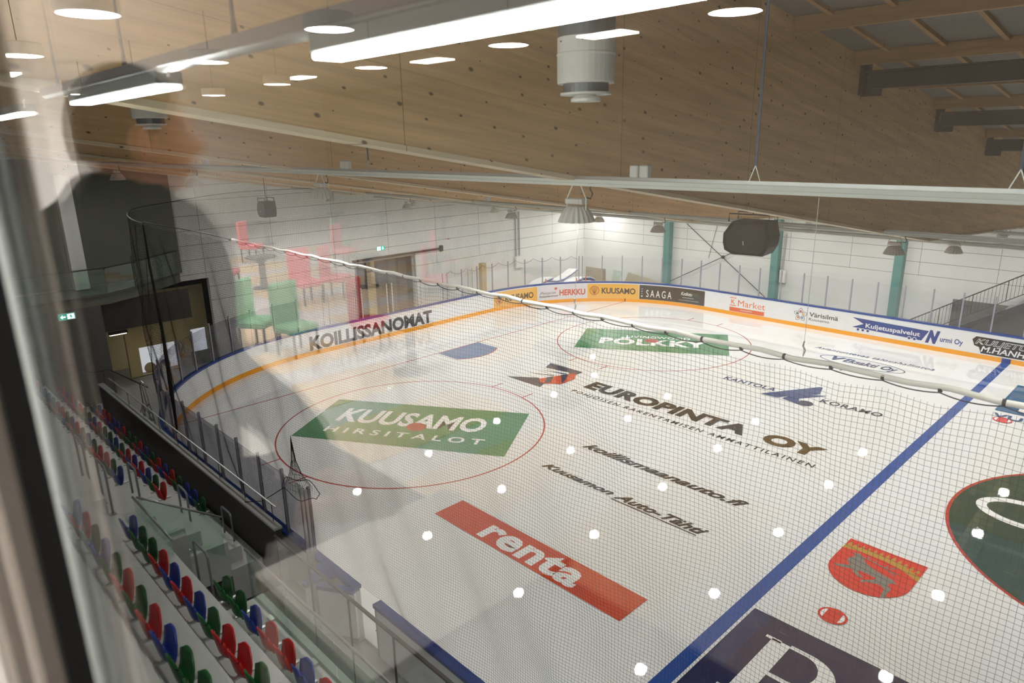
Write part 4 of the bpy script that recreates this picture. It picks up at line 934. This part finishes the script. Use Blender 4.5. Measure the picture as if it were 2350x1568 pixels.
o = build('alcove_front_wall', MB().box(-6.9, -6.75, -12.2, -11.75, 0, 2.2).box(-6.9, -6.75, -11.75, -10.2, 1.22, 2.2).box(-6.9, -6.75, -11.75, -10.2, 0, .02), 'tan_wall'); tag(o, 'tan wall round the bright internal window', 'wall')
t = thing('internal_window', 'bright internal window with chair backs behind it, under the balcony', 'window', (-6.9, -11, .1))
build('bright_pane', B(-7.16, -7.12, -11.74, -10.21, .03, 1.21), 'window_glow', t); build('frame', MB().box(-6.95, -6.9, -11.8, -11.72, 0, 1.25).box(-6.95, -6.9, -10.23, -10.15, 0, 1.25).box(-6.95, -6.9, -11.8, -10.15, -.03, .03), 'steel_grey', t)
for i, y in enumerate((-11.35, -10.75)):
    o = build('chair_back', MB().ellipsoid((-7.04, y, .2), (.03, .24, .24), 16, 8), 'lounge_wood', smooth=True); tag(o, 'rounded pale wooden chair back in the bright internal window, %s one' % ('left', 'right')[i], 'chair', 'chair backs in the internal window')
t = thing('alcove_lamp', 'small elongated lamp with dark housing lighting the tan alcove', 'lamp', (-5.2, -12.8, 2.33))
build('housing', B(-5.29, -5.1, -13.1, -12.45, 2.36, 2.46), 'steel_dark', t); build('glowing_face', B(-5.27, -5.12, -13.08, -12.5, 2.33, 2.358), 'tan_lamp_glow', t)
t = thing('internal_window', 'small bright internal window seen through the bunched net', 'window', (-6.7, -9.3, 0)); build('lower_panel', B(-6.74, -6.66, -9.7, -8.9, -.03, .58), 'dark_wall', t)
o = build('bright_pane', B(-6.7, -6.66, -9.6, -9.0, .6, 1.6), 'window_glow', t); ((lambda *a: None)(o, '', ''))
# crash mats and boards in the far corner
def mat_(label, pts, r=.12, w=.9, m='mat_white'):
    t = thing('crash_mat', label, 'crash mat', pts[0], 'crash mats piled in the far corner')
    for k, (mm, dz) in enumerate((('mat_white', r), ('mat_blue', 0))):
        vs = []; fs = []
        for p in pts:
            for dy in (-w / 2, w / 2):
                for q in (0, r): vs.append((p[0] + dy * .8, p[1] + dy * .6, p[2] + dz + q))
        for i in range(len(pts) - 1):
            a = 4 * i; b = a + 4; fs += [(a, a + 1, b + 1, b), (a + 2, b + 2, b + 3, a + 3), (a + 1, a + 3, b + 3, b + 1), (a, b, b + 2, a + 2)]
        fs += [(0, 2, 3, 1), tuple(len(vs) - 4 + i for i in (0, 1, 3, 2))]
        build(('white_top', 'blue_base')[k], MB().add(vs, fs), mm, t)
mat_('white and blue crash mat, flat at the left of the pile', [(-5.3, 10.5, .52), (-5.3, 11.1, .72), (-5.3, 11.8, .80)], .08, .7)
mat_('white and blue crash mat tilted steeply upwards on the pile', [(-5.1, 12.0, .62), (-5.1, 12.7, .66), (-5.1, 13.4, .86), (-5.1, 14.0, 1.08)], .06, .6)
mat_('arched white and blue crash mat at the right of the pile', [(-4.5, 12.5, .30), (-4.5, 13.1, .52), (-4.5, 13.8, .64), (-4.5, 14.5, .56), (-4.5, 15.0, .34)], .06, .7)
mat_('lower arched crash mat under the right mat of the pile', [(-4.5, 12.5, -.03), (-4.5, 13.1, .33), (-4.5, 13.8, .46), (-4.5, 14.5, .34), (-4.5, 15.0, -.03)], .05, .7)
o = build('mat_pallet', B(-5.7, -4.1, 10.3, 12.0, -.03, .48), 'plywood'); tag(o, 'wooden pallet platform under the crash mats', 'pallet')
for i, p in enumerate(((-5.3, 11.3, .80), (-4.5, 13.3, .68), (-4.5, 14.2, .68))):
    o = build('orange_strap', B(p[0] + .29, p[0] + .32, p[1] - .03, p[1] + .03, p[2] - .2, p[2] + .14, rot=rz(-.9)), 'strap_orange'); tag(o, 'orange strap tied round the crash mats, %s of three' % ('left', 'middle', 'right')[i], 'strap', 'orange straps')
t = thing('board_stack', 'stack of upright brown packaging boards right of the crash mats', 'board stack', (-4.5, 15.6, 0))
for i in range(5): build('board', B(-5.3 + .05 * i, -3.95, 15.5 + .09 * i, 15.57 + .09 * i, -.03, 1.12 - .02 * i), 'cardboard', t)
o = build('glass_offcut', MB().prism([(-3.7, 16.2, 0), (-3.1, 16.2, 0), (-2.9, 16.3, .95), (-3.6, 16.3, 1.0)], (0, .02, 0)), 'guard_glass'); tag(o, 'greenish glass offcut leaning by the packaging boards', 'glass sheet')
o = build('leaning_panel', MB().prism([(-3.0, 16.6, 0), (2.2, 16.6, 0), (2.2, 16.7, .25), (-2.7, 16.7, .85)], (0, .05, 0)), 'cardboard'); tag(o, 'long low grey brown panel leaning at the far wall left of the first column', 'panel')
# steel stairs at the right
t = thing('steel_stairs', 'dark steel stairs with baluster railing rising to the right behind the far boards', 'stairs', (16, 15.8, 0))
a0, a1 = Vector((14.3, 15.6, -.25)), Vector((20.6, 15.6, 3.83)); dz = (a1 - a0)
mb = MB(); mb.prism([a0 + Vector((1.0, 0, .1)), a1 + Vector((0, 0, -.65)), a1 + Vector((0, 0, -.35)), a0 + Vector((.8, 0, .25))], (0, .05, 0)); build('stringer', mb, 'steel_dark', t)
top = lambda f: a0 + dz * f + Vector((0, 0, 1.0))
build('handrail', MB().tube([a0 + Vector((0, 0, .3)), a0 + Vector((0, 0, .82)), a0 + Vector((.12, 0, 1.05)), top(1)], .025, 6), 'steel_dark', t)
build('lower_rail', MB().tube([a0 + Vector((.2, 0, .22)), a1 + Vector((0, 0, .1))], .018, 5), 'steel_dark', t)
for i in range(46): f = .02 + i / 47; p = a0 + dz * f; build('baluster', MB().tube([p + Vector((0, 0, .1)), top(f)], .009 if i % 9 else .02, 4), 'steel_dark', t)
for i in range(14): x = 15.4 + .38 * i; z = .15 + .246 * i; build('tread', B(x, x + .3, 15.66, 16.8, z, z + .04), 'steel_grey', t)
o = build('stair_landing_wall', B(15.9, 26, 16.4, 16.5, -.03, 1.9), 'dark_wall'); tag(o, 'dark grey partition below the steel stairs', 'partition')

# ================================================================== LIGHTS AND DUCTS ABOVE THE STAND
YB = CY + .93
t = thing('batten_trunking', 'grey metal trunking hanging just outside the lounge window, carrying the batten lights', 'trunking', (21, YB, CZ + .3))
build('channel', MB().tube([(CX - 4.35, YB - .02, CZ + .268), (CX + 1.5, YB - .02, CZ + .268)], .030, 10), 'trunk_grey', t, smooth=True)
build('side_tray', B(CX - 4.3, CX + 1.5, YB - .062, YB - .050, CZ + .252, CZ + .285), 'steel_dark', t)
for x in (-.9, -2.05, -3.05, -4.1): build('hanger', MB().tube([(CX + x, YB - .02, CZ + .28), (CX + x, YB - .02, CZ + .34), (CX + x - .01, YB - .02, CZ + 1.4)], [.012, .006, .003], 6), 'steel_dark', t)
for i, (x0, x1) in enumerate(((-1.60, -.42), (-3.86, -2.66), (-6.1, -5.0))):
    t = thing('batten_light', '%s grey batten light with glowing white underside, hanging outside the window' % ('near and largest', 'middle', 'far and smallest')[i], 'batten light', (CX + x0, YB, CZ + .2), 'batten lights outside the window')
    build('housing', B(CX + x0, CX + x1, YB - .045, YB + .045, CZ + .203, CZ + .248, .004), 'trunk_grey', t)
    build('glowing_cover', B(CX + x0 + .004, CX + x1 - .004, YB - .04, YB + .04, CZ + .19, CZ + .2025, .004), 'tube_glow', t)
    build('end_hook', MB().tube([(CX + x1 + .1, YB - .02, CZ + .27), (CX + x1 + .06, YB - .02, CZ + .262), (CX + x1 + .05, YB - .02, CZ + .225)], .005, 6), 'white_plastic', t)
for i, x in enumerate((CX - 3.38, CX - 9.1)):
    y = CY + 4.0 if i == 0 else CY + 2.9; r = .20 if i == 0 else .19; z0 = CZ + .243 if i == 0 else CZ + .19
    t = thing('air_diffuser', ('large white cylindrical air diffuser on a grey duct in front of the timber girder', 'small far white cylindrical air diffuser under the timber girder at the left')[i], 'air diffuser', (x, y, z0), 'cylindrical air diffusers')
    build('duct', MB().lathe([(r * 1.0, z0 + .42), (r * 1.0, roofz(y) - .3 if i == 0 else girdz(y) + 1)], (x, y, 0), 32), 'duct_grey', t, smooth=False)
    build('drum', MB().lathe([(r * .99, z0 + .12), (r * 1.01, z0 + .13), (r * 1.01, z0 + .30), (r * 1.03, z0 + .305), (r * 1.03, z0 + .315), (r * 1.005, z0 + .32), (r * 1.005, z0 + .42)], (x, y, 0), 32), 'diffuser_white', t)
    build('neck', MB().lathe([(r * .8, z0 + .06), (r * .8, z0 + .12)], (x, y, 0), 32), 'duct_grey', t)
    build('lower_disc', MB().lathe([(r * .5, z0 + .045), (r * .9, z0 + .045), (r * .9, z0 + .06), (r * .5, z0 + .06)], (x, y, 0), 32), 'diffuser_white', t)
    build('centre_disc', MB().lathe([(r * .35, z0), (r * .53, z0), (r * .53, z0 + .02), (r * .35, z0 + .045)], (x, y, 0), 32), 'diffuser_white', t)
    for k in range(2): build('rivet', MB().ellipsoid((x + r * cos(-1.9 + .9 * k), y + r * sin(-1.9 + .9 * k), z0 + .39), (.006, .006, .006), 8, 5), 'steel_dark', t)
# ================================================================== LOUNGE BEHIND THE WINDOW
GY = CY + .10                      # window glass plane
def V(dx, dv, dz): return (CX + dx, CY + .2 - dv, CZ + dz)   # dv: depth measured into the lounge as it shows mirrored in the glass
FU, FL, CE = CZ - 1.62, CZ - 3.25, CZ + 2.1
def vbox(x0, x1, v0, v1, z0, z1, b=0.): return B(CX + x0, CX + x1, CY + .2 - v1, CY + .2 - v0, CZ + z0, CZ + z1, b)
t = thing('window_pane', 'clear tilted-view window pane of the lounge mirroring the room, filling the whole view', 'window pane', (CX, GY, CZ))
t['kind'] = 'structure'; t.name = 'window_1'; WL['window_1'] = Vector((CX, GY, CZ))
build('glass', B(CX - .80, CX + 8.8, GY, GY + .008, CZ - 1.2, CZ + 1.6), 'window_glass', t)
build('gasket', MB().box(CX - .80, CX - .772, GY - .024, GY - .001, CZ - 1.2, CZ + 1.6), 'gasket_black', t)
build('frame', MB().box(CX - .87, CX - .803, GY - .046, GY + .009, CZ - 1.3, CZ + 1.7, .006), 'frame_white', t)
build('frame_groove', MB().box(CX - .90, CX - .872, GY - .03, GY + .005, CZ - 1.3, CZ + 1.7), 'gasket_black', t)
build('outer_frame', MB().box(CX - 1.05, CX - .902, GY - .062, GY + .009, CZ - 1.3, CZ + 1.7, .005), 'frame_white', t)
build('frame', MB().box(CX + 8.8, CX + 8.9, GY - .05, GY + .009, CZ - 1.3, CZ + 1.7, .005), 'frame_white', t)
build('frame', MB().box(CX - 1.0, CX + 8.9, GY - .03, GY + .009, CZ - 1.32, CZ - 1.2), 'frame_white', t)
build('frame', MB().box(CX - 1.0, CX + 8.9, GY - .03, GY + .009, CZ + 1.6, CZ + 1.7), 'frame_white', t)
mb = MB()
mb.box(-12, CX - 1.05, GY - .04, GY + .008, CZ - 4.4, 14); mb.box(CX + 8.9, 34, GY - .04, GY + .008, CZ - 4.4, 14)
mb.box(CX - 1.05, CX + 8.9, GY - .04, GY + .008, CZ - 4.4, CZ - 1.32); mb.box(CX - 1.05, CX + 8.9, GY - .04, GY + .06, CZ + 1.7, 14)
struct('wall_window', mb, 'lounge_wall')
struct('wall_lounge_end', MB().box(CX - 27.3, CX - 27, CY + .2 - 6.0, GY - .04, FL, CE).box(CX - 30.3, CX - 30, CY + .2 - 18, CY + .2 - 6.0, FL, CE).box(CX - 30, CX - 27.0, CY + .2 - 6.1, CY + .2 - 6.0, FL, CE), 'lounge_wall')
struct('wall_lounge_back', B(CX - 30, CX + 9, CY + .2 - 17.3, CY + .2 - 17.0, FL, CE), 'lounge_beige')
struct('wall_lounge_right', B(CX + 9, CX + 9.3, CY + .2 - 17, GY - .04, FL, CE), 'lounge_beige')
struct('ceiling_lounge', B(CX - 30, CX + 9, CY + .2 - 17, GY - .04, CE, CE + .2), 'lounge_ceiling')
struct('floor_lounge', B(CX - 30, CX + 9, CY + .2 - 17, GY - .04, FL - .2, FL), 'lounge_floor')
struct('floor_gallery', vbox(-26.9, 9, .15, 1.75, -1.84, -1.64), 'gallery_floor')
for i in range(13):
    x0 = -21 + 1.75 * i
    o = build('wood_floor_field', MB().box(*(lambda b: (b[0], b[1], b[2], b[3], FL + .001, FL + .006))((CX + x0, CX + x0 + 1.15, CY + .2 - 5.6, CY + .2 - 2.5 - .5 * (i % 2)))).box(CX + x0 + .3, CX + x0 + 1.4, CY + .2 - 9.2, CY + .2 - 6.4, FL + .001, FL + .006).box(CX + x0, CX + x0 + 1.1, CY + .2 - 13.2, CY + .2 - 10.2, FL + .001, FL + .006), 'lounge_wood'); tag(o, 'tan wooden floor strip mirrored in the glass, %s from the far end' % ORD[i], 'floor strip', 'tan floor strips mirrored in the glass')
# pendants
def make_pendant():
    t = thing('round_ceiling_lamp', 'lamp', 'ceiling lamp', (0, 0, 0))
    build('drum', MB().lathe([(.30, .012), (.305, .02), (.305, .17), (.29, .19)], (0, 0, 0), 36), 'white_plastic', t)
    vs = [(.285 * cos(2 * pi * k / 36), .285 * sin(2 * pi * k / 36), .008) for k in range(36)]
    build('glowing_disc', MB().add(vs, [tuple(range(36))[::-1]]), 'pendant_glow', t)
    build('cord', MB().tube([(0, 0, .19), (0, 0, .8)], .006, 5), 'cord_black', t)
    return t
pen0 = make_pendant(); PP = [(-4.34, 7.68), (-7.88, 7.57), (-11.66, 7.67), (-16.0, 7.96), (-20.3, 8.2), (-8.07, 4.76), (-12.33, 4.98), (-16.6, 5.1), (-21.3, 5.24), (-8.59, 2.29), (-12.9, 2.44), (.8, 7.7)]
for i, (dx, dv) in enumerate(PP):
    p = V(dx, dv, 1.3)
    if i == 0: o = pen0; o.location = p
    else: o = copy_tree(pen0, p)
    o['label'] = 'round glowing ceiling lamp in the glass, %s' % ('%s of the %s row' % (ORD[i if i < 5 else (i - 5 if i < 9 else (i - 9 if i < 11 else i - 11))], 'far right hand' if i < 5 else ('middle' if i < 9 else ('left, nearest to the glass' if i < 11 else 'unseen right'))))
    o['group'] = 'round ceiling lamps mirrored in the glass'; o['category'] = 'ceiling lamp'
for i, (dx, dv) in enumerate(((-25.6, 1.6), (-25.6, 4.4), (-16.0, 12.5), (-10, 12.5), (-4, 12.5), (-22.5, 12.0), (2, 12.5))):  # first two are added to brighten the mirrored end wall
    o = build('ceiling_panel_light', vbox(dx - .6, dx + .6, dv - .3, dv + .3, 2.05, 2.095), 'spot_glow'); tag(o, 'rectangular lounge ceiling light, first two added for the end wall, %s from the far end' % ORD[i], 'ceiling light', 'recessed lights of the lounge')
t = thing('table_fill_light', 'added downlight out of view, brightening the white tables by the window', 'ceiling light', V(-1.5, 1.3, 2.09))  # unseen light added so the table tops mirror brighter
c = V(-1.5, 1.3, 0); build('glowing_disc', MB().add([(c[0] + .11 * cos(2 * pi * k / 20), c[1] + .11 * sin(2 * pi * k / 20), CZ + 2.085) for k in range(20)], [tuple(range(20))[::-1]]), 'table_fill_glow', t)
build('trim_ring', MB().lathe([(.115, CZ + 2.08), (.14, CZ + 2.085), (.14, CZ + 2.098), (.115, CZ + 2.098)], (c[0], c[1], 0), 24), 'white_plastic', t)
# tables
def round_table(dx, dv, z=-2.5, r=.36, label=''):
    t = thing('round_table', label, 'table', V(dx, dv, -3.25), 'round pedestal tables mirrored in the glass'); c = V(dx, dv, 0)
    build('table_top', MB().lathe([(r - .01, CZ + z - .03), (r, CZ + z - .02), (r, CZ + z - .005), (r - .01, CZ + z)], (c[0], c[1], 0), 28), 'dark_metal', t)
    build('pedestal', MB().lathe([(.09, FL + .03), (.075, FL + .2), (.075, CZ + z - .15), (.2, CZ + z - .03)], (c[0], c[1], 0), 16), 'steel_grey', t)
    build('foot', MB().lathe([(.26, FL), (.26, FL + .02), (.1, FL + .03)], (c[0], c[1], 0), 20), 'dark_metal', t)
for i, (dx, dv) in enumerate(((-22.6, 10.3), (-23.4, 13.4), (-21.6, 14.2), (-19.0, 15.0), (-19.5, 11.2), (-17.2, 6.3), (-15.6, 6.9), (-13.8, 8.6), (-12.3, 9.5), (-9.5, 9.8), (-8.0, 5.6), (-5.6, 6.2))):
    round_table(dx, dv, label='round pedestal table mirrored in the glass, %s from the far end' % ORD[i])
def lounge_chair(dx, dv, mat, ang_, label):
    t = thing('lounge_chair', label, 'chair', V(dx, dv, -3.25), 'upholstered lounge chairs mirrored in the glass'); c = Vector(V(dx, dv, -3.25)); r = rz(ang_)
    def bb(*a, **k):
        m = B(*a, **k); q = MB(); q.add([r @ v + c for v in m.v], m.f); return q
    build('seat', bb(-.26, .26, -.26, .26, .38, .5, .03), mat, t); build('backrest', bb(-.26, .26, .2, .28, .45, 1.15, .03), mat, t)
    for sx in (-.22, .22):
        for sy in (-.22, .22): build('leg', bb(sx - .015, sx + .015, sy - .015, sy + .015, 0, .38), 'dark_metal', t)
for i, (dx, dv, m_, a) in enumerate(((-12.96, 4.74, 'pink_fabric', .9), (-15.88, 6.15, 'pink_fabric', .7), (-13.3, 6.8, 'pink_fabric', 1.5), (-13.3, 7.5, 'pink_fabric', .9), (-16.6, 9.7, 'pink_fabric', 1.1), (-11.6, 8.9, 'pink_fabric', .8), (-13.5, 10.6, 'pink_fabric', .5), (-10.9, 4.65, 'green_fabric', 1.0), (-10.1, 4.9, 'green_fabric', 1.4), (-9.5, 5.9, 'seat_red', .9), (-18.3, 10.6, 'green_fabric', .5), (-19.5, 8.4, 'pink_fabric', .9))):
    lounge_chair(dx, dv, m_, a, '%s high backed lounge chair mirrored in the glass, %s one listed along the room' % ('pink' if m_[0] == 'p' else ('red' if m_[0] == 's' else 'pale green'), ORD[i]))
# white tables by the window
def side_table(x0, x1, v0, v1, z, label):
    t = thing('white_table', label, 'table', V((x0 + x1) / 2, (v0 + v1) / 2, -1.62), 'white tables by the window')
    build('table_top', vbox(x0, x1, v0, v1, z - .006, z), 'table_white', t); build('edge', vbox(x0 + .002, x1 - .002, v0 + .002, v1 - .002, z - .045, z - .0065), 'table_edge', t)
    for a in (x0 + .05, x1 - .05):
        for b in (v0 + .05, v1 - .05): build('leg', vbox(a - .015, a + .015, b - .015, b + .015, -1.64, z - .046), 'dark_metal', t)
side_table(-1.80, -1.20, .66, 1.37, -1.2, 'square white table with brown edge mirrored brightly over the ice, the larger reflection')
side_table(-3.2, -2.55, .70, 1.28, -1.2, 'white table with brown edge mirrored beside the green circle advert')
# the person standing by the window
def person():
    base = Vector(V(-1.47, .40, -1.64)); t = thing('person', 'person in a dark jacket standing by the window, seen as a mirrored silhouette in profile', 'person', tuple(base))
    r = rz(pi)       # faces into the lounge
    T = lambda p: r @ Vector(p) + base
    r_head = r; r = rz(pi + .75)
    def skin_mesh(nodes, edges, name, mat, sub=2):
        me = bpy.data.meshes.new(name); me.from_pydata([r @ Vector(n[:3]) for n in nodes], edges, []); me.update()
        ob = bpy.data.objects.new(name, me); COL.objects.link(ob)
        md = ob.modifiers.new('skin', 'SKIN'); sv = me.skin_vertices[0].data
        for i, n in enumerate(nodes):
            q = n[3] if isinstance(n[3], tuple) else (n[3], n[3]); sv[i].radius = q; sv[i].use_root = (i == 0)
        ob.modifiers.new('sub', 'SUBSURF').levels = sub; ob.modifiers['sub'].render_levels = sub
        dg = bpy.context.evaluated_depsgraph_get(); dg.update(); m2 = bpy.data.meshes.new_from_object(ob.evaluated_get(dg))
        bpy.data.objects.remove(ob); m2.materials.clear(); m2.materials.append(M[mat])
        for p in m2.polygons: p.use_smooth = True
        return m2
    def link(name, me, par): ob = bpy.data.objects.new(name, me); COL.objects.link(ob); ob.parent = par; return ob
    # body under the clothes with neck and hands (x right, y forward, z up)
    N = [(0, 0, .95, (.13, .10)), (0, .01, 1.15, (.12, .09)), (0, 0, 1.36, (.15, .10)), (0, -.01, 1.46, (.06, .06)), (0, .015, 1.56, (.052, .056)), (0, .03, 1.62, (.05, .055)),
         (-.09, 0, .88, .085), (-.10, .02, .5, .058), (-.10, 0, .09, .038), (-.10, .12, .04, .032), (.09, 0, .88, .085), (.10, .02, .5, .058), (.10, 0, .09, .038), (.10, .12, .04, .032),
         (-.18, -.01, 1.40, .055), (-.23, .0, 1.14, .042), (-.24, .2, 1.03, .033), (-.23, .36, 1.0, .026), (.18, -.01, 1.40, .055), (.23, .0, 1.14, .042), (.12, .22, 1.03, .033), (-.13, .36, 1.0, .026)]
    Ed = [(0, 1), (1, 2), (2, 3), (3, 4), (4, 5), (0, 6), (6, 7), (7, 8), (8, 9), (0, 10), (10, 11), (11, 12), (12, 13), (2, 14), (14, 15), (15, 16), (16, 17), (2, 18), (18, 19), (19, 20), (20, 21)]
    for sx in (-1, 1):        # palm, five fingers
        w = 17 if sx < 0 else 21; p = len(N); N.append((sx * .04 - .18, .42, 1.0, (.034, .016))); Ed.append((w, p))
        for k in range(4):
            q = len(N); oz = .024 - .016 * k; L_ = (.075, .085, .08, .06)[k]
            N.append((sx * .028 - .18, .46, 1.0 + oz, .0095)); N.append((sx * .012 - .18, .46 + L_ * .45, .998 + oz, .0085)); N.append((sx * -.004 - .18, .46 + L_ * .6, .992 + oz * .9, .007))
            Ed += [(p, q), (q, q + 1), (q + 1, q + 2)]
        q = len(N); N.append((sx * .02 - .18, .40, 1.035, .012)); N.append((sx * .005 - .18, .43, 1.048, .010)); Ed += [(p, q), (q, q + 1)]
    body = skin_mesh(N, Ed, 'body', 'skin', 1)
    # head
    mb = MB(); n = 28; m = 22; hc = Vector((0, .03, 1.655))
    for i in range(m + 1):
        th = pi * i / m
        for k in range(n):
            ph = 2 * pi * k / n; x = sin(th) * sin(ph); y = sin(th) * cos(ph); z = cos(th)
            px, py, pz = x * .076, y * .098, z * .122
            if z < -.1: px *= 1 - .28 * (-z - .1); py = py * (1 - .12 * (-z - .1)) + .018 * (-z)
            if y > .6 and abs(x) < .4:
                f = max(0, 1 - abs(x) / .25); zz_ = pz
                py += .026 * f * math.exp(-((zz_ + .018) / .018) ** 2) + .012 * f * math.exp(-((zz_ - .01) / .03) ** 2)       # nose
                py += .008 * max(0, 1 - abs(x) / .35) * math.exp(-((zz_ + .062) / .012) ** 2) - .004 * math.exp(-((zz_ + .046) / .006) ** 2)
                py += .006 * math.exp(-((zz_ - .038) / .014) ** 2) + .009 * math.exp(-((zz_ + .098) / .018) ** 2)
                py -= .010 * math.exp(-((abs(x) - .38) / .12) ** 2) * math.exp(-((zz_ - .012) / .014) ** 2)               # eye sockets
            mb.v.append(hc + Vector((px, py, pz)))
    for i in range(m):
        for k in range(n): mb.f.append((i * n + k, i * n + (k + 1) % n, (i + 1) * n + (k + 1) % n, (i + 1) * n + k))
    for sx in (-1, 1):     # ears
        mb.ellipsoid((sx * .078, .018, 1.645), (.012, .020, .033), 12, 8)
    bo = link('body', body, t); r = r_head
    me = bpy.data.meshes.new('head'); me.from_pydata([r @ v for v in mb.v], [], mb.f); me.materials.append(M['skin'])
    for p in me.polygons: p.use_smooth = True
    link('head', me, t)
    def part(name, q, mat, par=t):
        me = bpy.data.meshes.new(name); me.from_pydata([r @ v for v in q.v], [], q.f); me.materials.append(M[mat])
        for p in me.polygons: p.use_smooth = True
        return link(name, me, par)
    for sx in (-1, 1):
        e = part('eye', MB().ellipsoid((sx * .03, .112, 1.666), (.012, .010, .009), 10, 8), 'eye_white'); part('iris', MB().ellipsoid((sx * .03, .119, 1.666), (.005, .004, .005), 8, 6), 'hair', e)
    part('mouth', MB().ellipsoid((0, .128, 1.594), (.024, .008, .007), 12, 6), 'lip')
    # hair cap, open at the face
    mb = MB(); mm = 16
    for i in range(mm + 1):
        for k in range(n):
            ph = 2 * pi * k / n; front = max(0, cos(ph)); lim = pi * (.60 - .34 * front ** .7 if front > 0 else .60); th = lim * i / mm
            x = sin(th) * sin(ph); y = sin(th) * cos(ph); z = cos(th); mb.v.append(hc + Vector((x * .083, y * .106 - .004, z * .132 + .002)))
    for i in range(mm):
        for k in range(n): mb.f.append((i * n + k, i * n + (k + 1) % n, (i + 1) * n + (k + 1) % n, (i + 1) * n + k))
    part('hair', mb, 'hair')
    r = rz(pi + .75)
    J = [(0, 0, 1.02, (.195, .165)), (0, .01, 1.22, (.185, .16)), (0, -.01, 1.42, (.19, .14)), (0, -.01, 1.54, (.10, .10)), (-.19, -.01, 1.46, .085), (-.27, .0, 1.12, .080), (-.25, .19, 1.03, .068), (-.225, .34, 1.0, .058),
         (.19, -.01, 1.46, .085), (.27, .0, 1.12, .080), (.12, .22, 1.03, .068), (-.12, .34, 1.0, .058), (0, 0, .74, (.20, .17)), (0, .0, 1.60, (.085, .09))]
    link('jacket', skin_mesh(J, [(0, 1), (1, 2), (2, 3), (2, 4), (4, 5), (5, 6), (6, 7), (2, 8), (8, 9), (9, 10), (10, 11), (0, 12), (3, 13)], 'jacket', 'jacket'), t)
    P_ = [(0, 0, .92, (.16, .12)), (-.095, 0, .84, .10), (-.10, .02, .5, .075), (-.10, 0, .12, .062), (.095, 0, .84, .10), (.10, .02, .5, .075), (.10, 0, .12, .062)]
    link('trousers', skin_mesh(P_, [(0, 1), (1, 2), (2, 3), (0, 4), (4, 5), (5, 6)], 'trousers', 'trousers'), t)
    for sx in (-1, 1):
        part('shoe', MB().ellipsoid((sx * .10, .06, .045), (.05, .14, .045), 14, 8), 'gasket_black')
person()
